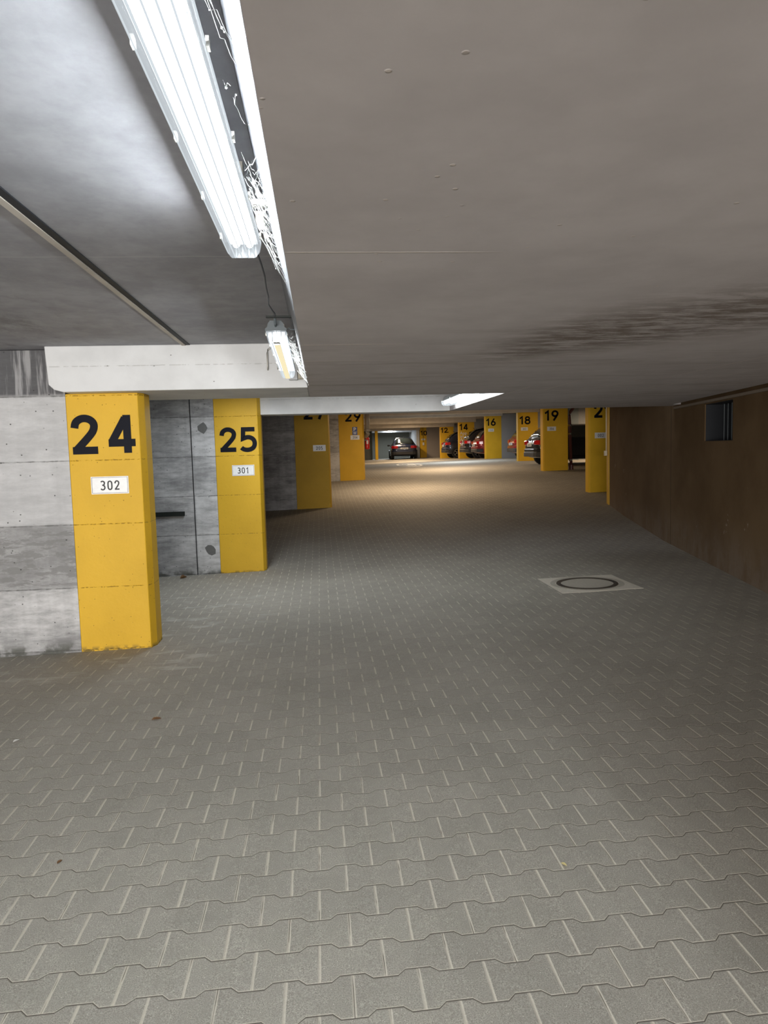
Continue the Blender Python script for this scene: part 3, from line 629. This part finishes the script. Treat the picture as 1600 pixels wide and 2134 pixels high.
# ------------------------------------------------------------------ lamps
M_TUBE = emis('fluorescent_tube', (0.90, 0.96, 1.0), 125.0); M_TUBE3 = emis('fluorescent_tube_cool', (0.92, 0.98, 1.0), 40.0)
M_DIFF = mat_diffuser('ribbed_clear_diffuser', 0.55, 0.40); M_LED = emis('led_strip', (1.0, 0.88, 0.56), 0.48)
M_DIFF2 = mat_diffuser('frosted_led_diffuser', 0.45, 0.42, 150.0)
M_DIFF3 = mat_diffuser('ribbed_diffuser_far', 0.4, 0.42)
M_CAP = mat_diffuser('frosted_end_cap', 0.35, 0.22)
M_REFL = plain('white_reflector', (0.8, 0.82, 0.84), 0.4)
def batten(x, y0, y1, z, w, label, tubes, mt, md, dz=0.0, led=False, hz=0.065):
    """z = height of the flange between housing and diffuser; dz = drop of the far end"""
    e = thing('strip_light', label, 'lamp', (x, (y0 + y1) / 2, z + hz * 0.6))
    def slope(bm):
        for v in bm.verts: v.co.z += dz * (v.co.y - y0) / (y1 - y0)
        return bm
    h = w / 2
    bm = bmesh.new(); w2 = h if led else h * .76; prism(bm, [(x - w2, z), (x + w2, z), (x + w2, z + .012), (x + w2 * .8, z + .02), (x + w2 * .72, z + hz - .015), (x + w2 * .5, z + hz), (x - w2 * .5, z + hz), (x - w2 * .72, z + hz - .015), (x - w2 * .8, z + .02), (x - w2, z + .012)], y0, y1, 'y')
    obj('housing', slope(bm), M_DGREY if led else M_PLASTIC, e)
    obj('reflector', slope(B(box, x - w2 * .9, x + w2 * .9, y0 + .02, y1 - .02, z - .003, z - .0005)), M_REFL, e)
    # ribbed trough
    bm = bmesh.new(); prof = []
    outl = [(-h * .74, .007), (-h * .96, .004), (-h * .86, -.030), (-h * .62, -.052), (h * .62, -.052), (h * .86, -.030), (h * .96, .004), (h * .74, .007)]
    for (a, b) in zip(outl, outl[1:]):
        n = max(3, int(abs(a[0] - b[0]) / 0.004) if abs(a[0] - b[0]) > .03 else 4)
        for k in range(n):
            q = k / n; prof.append((a[0] + (b[0] - a[0]) * q, a[1] + (b[1] - a[1]) * q - (0.0015 if k % 2 else 0)))
    prof.append(outl[-1])
    yy = [y0 + .004, y0 + .03, y1 - .03, y1 - .004]; sc_ = [.86, 1, 1, .86]; rows = []
    for y, s in zip(yy, sc_): rows.append([bm.verts.new((x + a * (0.96 if s < 1 else 1), y, z + b * s - .0035)) for a, b in prof])
    for k in range(len(prof) - 1): bm.faces.new([rows[1][k], rows[1][k + 1], rows[2][k + 1], rows[2][k]])
    for v in rows[0] + rows[3]: bm.verts.remove(v)
    o = obj('diffuser', slope(bm), md, e)
    for ya, yb in ((y0 + .03, y0 + .004), (y1 - .03, y1 - .004)):
        bm = bmesh.new(); ra = [bm.verts.new((x + a, ya, z + b - .0035)) for a, b in prof]; rb = [bm.verts.new((x + a * .97, yb, z + b * .86 - .0035)) for a, b in prof]
        for k in range(len(prof) - 1): bm.faces.new([ra[k], ra[k + 1], rb[k + 1], rb[k]])
        bm.faces.new(rb); obj('end_cap', slope(bm), M_CAP, e)
    for tx in tubes:
        bm = bmesh.new(); tube(bm, [(x + tx, y0 + .09, z - .024), (x + tx, y1 - .09, z - .024)], 0.0125, 12)
        obj('tube', slope(bm), mt, e)
    if led:
        obj('led_strip', slope(B(box, x - .017, x + .017, y0 + .10, y1 - .04, z - .0605, z - .058)), M_LED, e)
        obj('driver', slope(B(box, x - .018, x + .018, y0 + .02, y0 + .07, z - .060, z - .057)), M_PLASTIC, e)
    for s in (-1, 1):
        for k in range(5):
            yc = y0 + .1 + (y1 - y0 - .2) * k / 4
            obj('clip', slope(B(box, x + s * h - .004, x + s * h + .003, yc - .010, yc + .010, z - .008, z + .012)), M_STEEL, e)
    return e
L1 = batten(-0.255, 0.95, 2.78, 2.385, 0.140, 'large bright white strip light overhead beside the slab edge', (-.018, .030), M_TUBE, M_DIFF)
L2 = batten(-0.215, 4.02, 5.50, 2.275, 0.118, 'smaller strip light with a yellowish strip hanging just before the white beam', (0.0,), emis('led_tube', (0.93, 0.97, 1.0), 85.0), M_DIFF2, dz=-0.055, led=True, hz=0.055)
L3 = batten(1.735, 7.0, 9.55, 2.235, 0.170, 'white twin strip light in front of the second beam', (-.045, .045), M_TUBE3, M_DIFF3)
# holder rods and brackets, parts of their lamps
def attach(name, bm, m, e): 
    o = obj(name, bm, m, e); return o
attach('gland', B(tube, [(-0.215, 4.03, 2.30), (-0.215, 3.985, 2.305), (-0.215, 3.965, 2.34)], 0.007), M_DGREY, L2)
attach('support_rod', B(box, -0.262, -0.0785, 3.95, 3.975, 2.334, 2.344), M_RUBBER, L2)
attach('eye_hook', B(tube, [(-0.155, 4.05, 2.285), (-0.145, 4.05, 2.293), (-0.135, 4.05, 2.285), (-0.0785, 4.05, 2.284)], 0.003), M_DGREY, L2)
attach('suspension', B(tube, [(-0.215, 5.1, 2.28), (-0.215, 5.1, 2.505)], 0.006), M_STEEL, L2)
attach('support_bracket', B(box, -0.18, -0.0785, 2.27, 2.305, 2.362, 2.376), M_STEEL, L1)
attach('support_bracket', B(box, -0.255, -0.205, 1.3, 1.34, 2.465, 2.5), M_STEEL, L1)
attach('support_bracket', B(box, -0.255, -0.205, 2.3, 2.34, 2.465, 2.5), M_STEEL, L1)
attach('latch', B(box, -0.183, -0.158, 2.45, 2.56, 2.375, 2.40), M_CREAM, L1)
attach('support_bracket', B(box, 1.70, 1.77, 7.5, 7.54, 2.31, 2.5), M_STEEL, L3)
attach('support_bracket', B(box, 1.70, 1.77, 9.1, 9.14, 2.31, 2.5), M_STEEL, L3)
tag(obj('power_cable', B(tube, [(-0.225, 2.78, 2.42), (-0.226, 2.84, 2.418), (-0.222, 2.95, 2.405), (-0.218, 3.1, 2.40), (-0.215, 3.25, 2.385), (-0.222, 3.42, 2.375), (-0.224, 3.6, 2.365), (-0.235, 3.74, 2.362), (-0.222, 3.86, 2.352), (-0.214, 3.93, 2.350), (-0.215, 3.965, 2.335)], 0.0055, 8), M_CABLE, smooth=True),
    'grey cable running from the large strip light to the smaller strip light', 'cable')
hp = [(-0.395, 5.957, 2.285), (-0.395, 5.948, 2.29)] + [(-0.395, 5.945, 2.29 + .13 * k / 3) for k in range(4)] + [(-0.388, 5.945, 2.447), (-0.372, 5.945, 2.458)] + [(-0.330, 5.945, 2.458), (-0.318, 5.945, 2.447)] + [(-0.312, 5.945, 2.42 - .12 * k / 3) for k in range(4)] + [(-0.312, 5.957, 2.29)]
tag(obj('wall_bracket', B(tube, hp, 0.0065), M_STEEL, smooth=True), 'bent steel loop fixed to the white beam behind the smaller strip light', 'bracket')
e = thing('junction_box', 'cream junction box with round lid on the white beam beside the slab edge', 'junction box', (-0.15, 5.93, 2.25))
obj('box', B(box, -0.225, -0.155, 5.89, 5.96, 2.195, 2.265), M_PLASTIC, e, bevel=0.004)
obj('lid', B(lathe, [(0.042, -0.15), (0.045, -0.14), (0.045, -0.105), (0.038, -0.098)], (0, 5.915, 2.245), 'x', 24), M_CREAM, e)
obj('conduit', B(tube, [(-0.13, 5.93, 2.27), (-0.13, 5.93, 2.49)], 0.009), M_CREAM, e)

# cobwebs: fine threads between the lamps and the slab edge
def cobweb(seedv, ya, yb, n, zc, xl, label):
    rnd = random.Random(seedv); bm = bmesh.new()
    for k in range(n):
        y = rnd.uniform(ya, yb); y2 = y + rnd.gauss(0, (yb - ya) * .16); a = Vector((xl, y, zc + rnd.uniform(-.02, .035))); zb_ = zc + rnd.uniform(-.16, .05); b = Vector((-0.074 - .25 * (zb_ - 2.137), y2, zb_))
        if rnd.random() < .55:
            q = rnd.random(); a = a.lerp(b, rnd.uniform(0.1, .5)); b = b + Vector((0, rnd.gauss(0, .05), 0))
        if rnd.random() < .3: b = a.lerp(b, .6) + Vector((0, rnd.gauss(0, .06), rnd.gauss(0, .02)))
        P = []
        for i in range(6):
            t = i / 5; p = a.lerp(b, t); p.z -= .018 * math.sin(PI * t) * rnd.random(); p += Vector((0, rnd.gauss(0, .006), rnd.gauss(0, .004))) * (0 < i < 5); P.append(p)
        tube(bm, P, rnd.choice((.0003, .0004, .0006, .0010)), 4)
        if rnd.random() < .35:
            q = P[rnd.randrange(1, 6)]; bmesh.ops.create_icosphere(bm, subdivisions=1, radius=rnd.uniform(.0015, .0042), matrix=Matrix.Translation(q))
    o = tag(obj('cobweb', bm, M_WEB), label, 'cobweb'); return o
cobweb(3, 2.02, 2.75, 75, 2.385, -0.183, 'dusty cobweb between the end of the large strip light and the slab edge')
cobweb(5, 1.1, 2.0, 9, 2.39, -0.183, 'few loose cobweb threads along the middle of the large strip light')
cobweb(9, 4.15, 5.5, 120, 2.245, -0.156, 'tangled cobweb between the smaller strip light and the slab edge')

# ------------------------------------------------------------------ pipes, extinguisher
e = thing('drain_pipe', 'thick grey drain pipe with an elbow, right of the pillar marked 29', 'pipe', (1.60, 23.45, 2.4))
obj('pipe', B(tube, [(1.60, 23.40, 2.24), (1.60, 23.40, 2.95)], 0.075, 16), M_PIPEG, e, smooth=True)
obj('elbow', B(tube, [(1.60, 23.40, 2.26), (1.595, 23.42, 2.18), (1.56, 23.5, 2.12), (1.53, 23.60, 2.10)], 0.085, 16), M_PIPEG, e, smooth=True)
obj('collar', B(lathe, [(0.088, 2.26), (0.088, 2.31)], (1.60, 23.40, 0), 'z', 20), M_PIPEG, e)
e = thing('drain_pipe', 'thin red brown drain pipe beside the pillar marked 19', 'pipe', (8.44, 23.35, 1.6))
pz = fz(8.44, 23.3)
obj('pipe', B(tube, [(8.45, 23.35, pz + .05), (8.40, 23.35, 2.60), (8.40, 23.33, 2.70), (8.55, 23.28, 2.92)], 0.05, 12), M_PIPEB, e, smooth=True)
obj('foot', B(tube, [(8.45, 23.35, pz - .02), (8.45, 23.35, pz + .12), (8.46, 23.35, pz + .16)], 0.075, 12), M_PIPEB, e)
for z in (pz + .32, pz + 1.20, pz + 1.48): obj('clamp', B(lathe, [(0.058, z - .03), (0.058, z + .03)], (8.43 - (z - pz) * .02 + .01, 23.35, 0), 'z', 16), M_CHROME, e)
e = thing('fire_extinguisher', 'red fire extinguisher hanging behind the pillar marked 29', 'fire extinguisher', (1.62, 23.9, 1.85))
obj('cylinder', B(lathe, [(0.03, 1.66), (0.075, 1.675), (0.078, 1.70), (0.078, 2.03), (0.06, 2.075), (0.025, 2.10)], (1.615, 23.88, 0), 'z', 24), M_RED, e, smooth=True)
obj('wall_hook', B(box, 1.45, 1.60, 23.73, 23.83, 1.95, 1.99), M_DGREY, e)
obj('valve', B(box, 1.585, 1.65, 23.86, 23.90, 2.10, 2.16), M_DGREY, e)
obj('handle', B(tube, [(1.60, 23.86, 2.15), (1.66, 23.82, 2.19), (1.70, 23.80, 2.18)], 0.01), M_CHROME, e)
obj('hose', B(tube, [(1.64, 23.86, 2.12), (1.70, 23.83, 2.05), (1.71, 23.82, 1.95), (1.70, 23.84, 1.85)], 0.012), M_RUBBER, e)
obj('label', B(box, 1.585, 1.645, 23.795, 23.803, 1.84, 1.96), M_PLATE, e)
# cable and switch on pillar marked 10
e = thing('light_switch', 'tiny white switch with a dark cable on the pillar marked 10', 'switch', (7.72, 52.49, 2.1))
obj('cable', B(tube, [(7.72, 52.475, 3.28), (7.72, 52.475, 2.15)], 0.012), M_RUBBER, e)
obj('box', B(box, 7.66, 7.78, 52.43, 52.5, 1.93, 2.14), M_PLATE, e)

# ------------------------------------------------------------------ far walls
struct('wall_back', B(box, -8, 16, 57.0, 57.3, 0.5, 3.6), M_BACK, 'dark grey back wall')
struct('wall_side', B(box, 7.22, 7.44, 52.5, 57.0, 0.5, 3.45), M_WHITEW, 'white side wall of the farthest bay')
struct('wall_left', B(box, -8.2, -8, -8, 57, -0.5, 3.6), M_GREYC, 'far left concrete wall')
struct('wall_end', B(box, 15, 15.2, 10, 57, -0.3, 3.7), M_GREYC, 'concrete wall at the head of the right bays')
struct('wall_partition', B(box, 6.9, 15, 13.6, 13.8, -0.3, 3.0), M_GREYC, 'wall behind the brown wall')
struct('wall_partition', B(box, 1.2, 3.95, 53.0, 53.2, 0.5, 3.4), plain('dark_far_plaster', (0.10, 0.11, 0.10), 0.85), 'dark far wall left of the narrow yellow pillar')
tag(obj('wall_column', B(box, 10.55, 10.95, 29.35, 29.69, 0.9, 3.3), plain('slate_grey_column', (0.13, 0.15, 0.16), 0.8)), 'dark grey column on the wall behind the dark car', 'column')

# ------------------------------------------------------------------ cars
def paint(name, col):
    g = G(name); n = g.noise(60, 2); g.color(g.mix(n, col, tuple(c * 1.15 for c in col))); g.rough(0.28, 0.5)
    g.b.inputs['Coat Weight'].default_value = 1.0; g.b.inputs['Coat Roughness'].default_value = 0.04; g.b.inputs['Metallic'].default_value = 0.25
    return g.m
def lerp_st(st, x):
    for a, b in zip(st, st[1:]):
        if x <= b[0]:
            t = (x - a[0]) / (b[0] - a[0]); t = max(0, min(1, t)); t = t * t * (3 - 2 * t) * .5 + t * .5
            return [a[i] + (b[i] - a[i]) * t for i in range(1, len(a))]
    return list(st[-1][1:])
# station: x, half width, bottom, belt height, roof height, roof half width
def car_shape(kind):
    if kind == 'suv':
        L, W, Hh = 4.6, 0.93, 1.66
        st = [(0.0, .62, .52, .80, .80, .60), (.06, .80, .36, .98, .99, .74), (.20, .89, .30, 1.05, 1.12, .72), (.42, .92, .26, 1.07, 1.40, .66), (.72, .93, .24, 1.07, 1.60, .62), (1.2, .93, .22, 1.06, 1.66, .63), (2.3, .93, .22, 1.03, 1.65, .64), (2.9, .93, .22, 1.02, 1.50, .66), (3.45, .92, .22, 1.02, 1.10, .74), (4.1, .89, .24, .90, .96, .74), (4.45, .80, .30, .74, .80, .66), (4.6, .60, .42, .60, .62, .5)]
    elif kind == 'wagon':
        L, W, Hh = 4.7, 0.90, 1.47
        st = [(0.0, .66, .46, .74, .74, .60), (.06, .82, .32, .92, .93, .72), (.18, .87, .27, .97, 1.03, .70), (.40, .90, .24, .98, 1.28, .62), (.62, .90, .22, .98, 1.43, .57), (1.2, .90, .20, .97, 1.48, .58), (2.3, .90, .20, .95, 1.47, .59), (3.0, .90, .20, .94, 1.30, .63), (3.6, .89, .20, .94, 1.0, .72), (4.2, .86, .22, .82, .88, .72), (4.55, .76, .28, .68, .72, .62), (4.7, .56, .40, .54, .56, .5)]
    else:
        L, W, Hh = 4.0, 0.86, 1.48
        st = [(0.0, .60, .48, .76, .76, .56), (.06, .76, .34, .92, .93, .68), (.18, .82, .28, .97, 1.04, .66), (.34, .85, .25, .98, 1.28, .60), (.52, .86, .22, .98, 1.43, .56), (1.0, .86, .20, .97, 1.49, .57), (1.9, .86, .20, .95, 1.48, .58), (2.5, .86, .20, .94, 1.32, .61), (3.05, .85, .20, .94, 1.02, .68), (3.6, .82, .22, .84, .88, .68), (3.9, .72, .28, .68, .72, .6), (4.0, .56, .40, .54, .56, .5)]
    return L, W, st
def ring_pts(st, x):
    w, zb, zl, zr, wr = lerp_st(st, x)
    hgt = max(zr - zl, 0.0)
    return [(0, zb), (w * .86, zb), (w * .97, zb + .07), (w, zb + (zl - zb) * .45), (w * .985, zb + (zl - zb) * .75), (w * .95, zl), (wr + (w * .95 - wr) * .55, zl + hgt * .42), (wr + (w * .95 - wr) * .16, zl + hgt * .84), (wr * .9, zl + hgt * .96), (wr * .45, zl + hgt * 1.0 + .012), (0, zl + hgt * 1.0 + .018)]
def car(kind, col, label, cx, cy, rz, plate_text='', rails=False, badge=None, roofscale=1.0):
    """cx,cy = middle of the rear end on the floor, rz = heading"""
    L, W, st = car_shape(kind); st = [list(s) for s in st]
    z = fz(cx + math.cos(rz) * 2, cy + math.sin(rz) * 2)
    e = thing('car', label, 'car', (cx, cy, z), rz)
    def pobj(name, bm, m, **k): 
        o = obj(name, bm, m, None, **k); o.parent = e; return o
    pm = paint('car_paint', col)
    bm = bmesh.new(); xs_ = [0, .03, .06, .12, .2, .3, .42, .55, .7, .9, 1.2, 1.6, 2.0, 2.3, 2.6, 2.9, 3.2, 3.45, 3.7, 4.0, 4.2, 4.4, 4.5, 4.6, 4.7]; xs_ = [x for x in xs_ if x < L] + [L]
    rings = []
    for x in xs_:
        hp_ = ring_pts(st, x); full = [(-a, b) for a, b in hp_[::-1]][:-1] + hp_ ; full = full[:-1]
        rings.append([bm.verts.new((x, a, b)) for a, b in full])
    n = len(rings[0])
    for a, b in zip(rings, rings[1:]):
        for k in range(n): bm.faces.new([a[k], a[(k + 1) % n], b[(k + 1) % n], b[k]])
    bm.faces.new(rings[0][::-1]); bm.faces.new(rings[-1])
    bo = pobj('body', bm, pm, smooth=True); s = bo.modifiers.new('s', 'SUBSURF'); s.levels = 1; s.render_levels = 1
    def patch(name, x0, x1, i0, i1, side, m, off=0.012, nx=7, ins0=0.0, ins1=0.0, th=None):
        """surface strip between ring indices i0..i1 (float) and stations x0..x1; ins shift x with height"""
        bm = bmesh.new(); rows = []
        for a in range(nx + 1):
            row = []
            for b in range(7):
                fi = i0 + (i1 - i0) * b / 6; q = b / 6
                xa = x0 + ins0 * q; xb = x1 + ins1 * q; x = xa + (xb - xa) * a / nx
                P = ring_pts(st, x); i = min(int(fi), len(P) - 2); t = fi - i
                p = Vector((x, P[i][0] + (P[i + 1][0] - P[i][0]) * t, P[i][1] + (P[i + 1][1] - P[i][1]) * t))
                d = Vector((0, P[i + 1][1] - P[i][1], -(P[i + 1][0] - P[i][0]))).normalized()
                p += d * off; p.y *= side; row.append(bm.verts.new(p))
            rows.append(row)
        for a, b in zip(rows, rows[1:]):
            for k in range(6): bm.faces.new([a[k], a[k + 1], b[k + 1], b[k]])
        o = pobj(name, bm, m, smooth=True); return o
    rx = st[5][0]
    for s_ in (1, -1):
        patch('side_window', rx * .62, st[8][0] - .32, 5.15, 6.95, s_, M_GLASSD, 0.010, 10, 0.25, -0.45)
        patch('window_trim', rx * .60, st[8][0] - .30, 5.0, 5.14, s_, M_CHROME if kind == 'suv' else M_TRIMB, 0.014, 10)
        patch('sill', .5, L - .6, 1.2, 2.1, s_, M_TRIMB, 0.012, 8)
        # door seams
        for xd in (rx * 1.55, rx * 1.55 + 1.0, rx * 1.55 + 1.85):
            if xd < L - .9: patch('door_seam', xd, xd + .012, 2.2, 5.0, s_, M_TRIMB, 0.012, 1)
    # rear window: lies across the sloping back between belt and roof
    bm = bmesh.new(); xa, xb = st[2][0], st[5][0] - .12; rows = []
    for a in range(8):
        x = xa + (xb - xa) * a / 7; P = ring_pts(st, x); w0 = P[8][0] * 1.02; row = []
        dx = 0.02
        for b in range(7):
            y = -w0 + 2 * w0 * b / 6; zt = P[10][1] + .012 - (0.03 * abs(y / w0) ** 3); row.append(bm.verts.new((x - .03, y, zt + .012)))
        rows.append(row)
    for a, b in zip(rows, rows[1:]):
        for k in range(6): bm.faces.new([a[k], a[k + 1], b[k + 1], b[k]])
    ret = bmesh.ops.extrude_face_region(bm, geom=list(bm.faces))
    for v in [g for g in ret['geom'] if isinstance(g, bmesh.types.BMVert)]: v.co.z -= .02; v.co.x += .02
    rw = pobj('rear_window', bm, M_GLASSD, smooth=True)
    bm = bmesh.new(); tube(bm, [(xa + .0, .02, ring_pts(st, xa)[10][1] + .03), (xa + .14, .36, ring_pts(st, xa + .17)[10][1] + .04)], .008, 6); pobj('rear_wiper', bm, M_TRIMB)
    # tailgate spoiler lip
    xr = st[5][0]; zr = ring_pts(st, xr)[10][1]; bm = bmesh.new(); prism(bm, [(xr - .22, zr - .03), (xr - .20, zr + .015), (xr + .05, zr + .015), (xr + .05, zr - .03)], -.52, .52, 'y')
    for v in bm.verts: pass
    pobj('spoiler', bm, pm)
    # bumper
    zb = st[1][2]; bm = bmesh.new(); w = st[1][1]
    prism(bm, [(-.06, -w * .7), (-.02, -w * .95), (.16, -w * 1.10), (.30, -w * 1.12), (.30, w * 1.12), (.16, w * 1.10), (-.02, w * .95), (-.06, w * .7)], zb, zb + .17)
    pobj('bumper', bm, M_TRIMB, bevel=.02)
    bm = bmesh.new(); prism(bm, [(-.05, -w * .7), (.0, -w * .96), (.16, -w * 1.11), (.28, -w * 1.13), (.28, w * 1.13), (.16, w * 1.11), (.0, w * .96), (-.05, w * .7)], zb + .17, zb + .30)
    pobj('bumper', bm, pm, bevel=.03)
    # tail lights wrap the corner
    for s_ in (1, -1):
        zt = st[2][3] - .22; bm = bmesh.new(); P = [(-.005, w * .55), (-.01, w * .86), (.08, w * 1.06), (.30, w * 1.13), (.30, w * 1.05), (.10, w * .7), (.06, w * .55)]
        prism(bm, [(a, b * s_) for a, b in P], zt, zt + .17); pobj('tail_light', bm, M_TAIL, bevel=.02)
        bm = bmesh.new(); box(bm, -.012, .02, min(s_ * w * .6, s_ * w * .8), max(s_ * w * .6, s_ * w * .8), zb + .1, zb + .15); pobj('reflector', bm, M_TAIL)
        # mirrors
        xm = st[7][0] + .05; zm = st[7][3] + .05; bm = bmesh.new(); lathe(bm, [(.02, 0), (.085, .03), (.10, .12), (.07, .2), (.02, .22)], (xm, 0, zm), 'y', 14)
        for v in bm.verts: v.co.y = s_ * (v.co.y + .93 * W); v.co.z = zm + (v.co.z - zm) * .75
        pobj('mirror', bm, pm if kind != 'wagon' else M_TRIMB, smooth=True)
        bm = bmesh.new(); box(bm, -.0, .0 + .01, 0, .001, 0, .001); bm.free()
    # plate between the lights
    zp = st[2][3] - (.30 if kind != 'wagon' else .27)
    pl = pobj('licence_plate', B(box, -.045, -.02, -.26, .26, zp, zp + .11), M_PLATE)
    bm = bmesh.new()
    for k in range(7): box(bm, -.047, -.045, -.20 + k * .06, -.165 + k * .06, zp + .025, zp + .085)
    o = pobj('lettering', bm, M_INK); o.parent = pl
    pobj('tailgate_seam', B(box, -.006, .03, -w * .75, w * .75, zb + .31, zb + .32), M_TRIMB)
    zc = st[2][3] - .05
    bm = bmesh.new()
    if badge == 'chevron':
        for dz_ in (0, .045):
            for s_ in (-1, 1): prism(bm, [(0, zc + .03 + dz_), (0, zc + .005 + dz_), (s_ * .075, zc - .04 + dz_), (s_ * .075, zc - .015 + dz_)], .0, .03, 'x')
    else: lathe(bm, [(.045, 0.0), (.045, .02)], (0, 0, zc), 'x', 16)
    pobj('badge', bm, M_CHROME)
    if rails:
        for s_ in (-1, 1):
            zz = ring_pts(st, 1.6)[8][1] + .06; yy = s_ * st[6][5] * .92
            pobj('roof_rail', B(tube, [(.8, yy, zz - .05), (.95, yy, zz), (2.5, yy, zz), (2.65, yy, zz - .05)], .016), M_CHROME)
    pobj('antenna', B(tube, [(.75, 0, ring_pts(st, .75)[10][1]), (.62, 0, ring_pts(st, .75)[10][1] + .10)], .012), M_TRIMB)
    R = .34 if kind == 'suv' else .31
    for xw in (.70, L - .86):
        for s_ in (1, -1):
            y0 = s_ * (W - .20); y1 = s_ * (W + .018); bm = bmesh.new()
            lathe(bm, [(R * .6, y0), (R * .96, y0), (R, y0 + s_ * .03), (R, y1 - s_ * .03), (R * .95, y1), (R * .66, y1)], (xw, 0, R + .003), 'y', 28)
            wh = pobj('wheel', bm, M_TYRE, smooth=False)
            bm = bmesh.new(); lathe(bm, [(R * .66, y1 - s_ * .004), (R * .66, y1 + s_ * .003), (R * .60, y1 + s_ * .003), (R * .58, y1 - s_ * .0)], (xw, 0, R + .003), 'y', 28)
            for k in range(5):
                a = 2 * PI * k / 5; c_, s2 = math.cos(a), math.sin(a)
                pts = [(.02, -.03), (R * .6, -.022), (R * .6, .022), (.02, .03)]
                prism(bm, [(xw + p * c_ - q * s2, R + p * s2 + q * c_) for p, q in pts], y1, y1 + s_ * .006, 'y')
            o = pobj('rim', bm, M_RIM); o.parent = wh
            bm = bmesh.new(); P = []
            for k in range(15):
                a = PI * k / 14; P.append((xw + (R + .055) * math.cos(a), R + (R + .055) * math.sin(a)))
            for k in range(14, -1, -1):
                a = PI * k / 14; P.append((xw + (R - .02) * math.cos(a), R + (R - .02) * math.sin(a)))
            yw = s_ * (W - .03); 
            a_ = [bm.verts.new((p[0], yw, p[1])) for p in P]; b_ = [bm.verts.new((p[0], s_ * (W + .008), p[1])) for p in P]; n2 = len(P)
            for k in range(n2): bm.faces.new([a_[k], a_[(k + 1) % n2], b_[(k + 1) % n2], b_[k]])
            for k in range(14): bm.faces.new([b_[k], b_[k + 1], b_[n2 - 2 - k], b_[n2 - 1 - k]]); bm.faces.new([a_[k], a_[k + 1], a_[n2 - 2 - k], a_[n2 - 1 - k]])
            pobj('wheel_arch', bm, M_TRIMB)
    return e
NAVY = (0.010, 0.016, 0.040); BLACK = (0.010, 0.011, 0.014); REDC = (0.22, 0.010, 0.014)
car('wagon', NAVY, 'dark blue estate car seen from behind at the far end of the garage', 5.95, 49.6, PI / 2 - 0.05, badge='chevron')
car('suv', NAVY, 'dark blue car in front of the pillar marked 12', 7.90, 44.9, 0.0)
car('suv', BLACK, 'black car with roof rails in front of the pillar marked 14', 8.10, 39.9, 0.0, rails=True)
car('hatch', REDC, 'dark red car partly covering the black car beside the pillar marked 16', 8.18, 37.2, 0.0)
car('hatch', (0.27, 0.014, 0.018), 'red car between the pillars marked 16 and 18', 9.10, 33.2, 0.0)
car('wagon', BLACK, 'black car behind the pillar marked 19 with its tail sticking out left', 7.84, 26.0, 0.0)
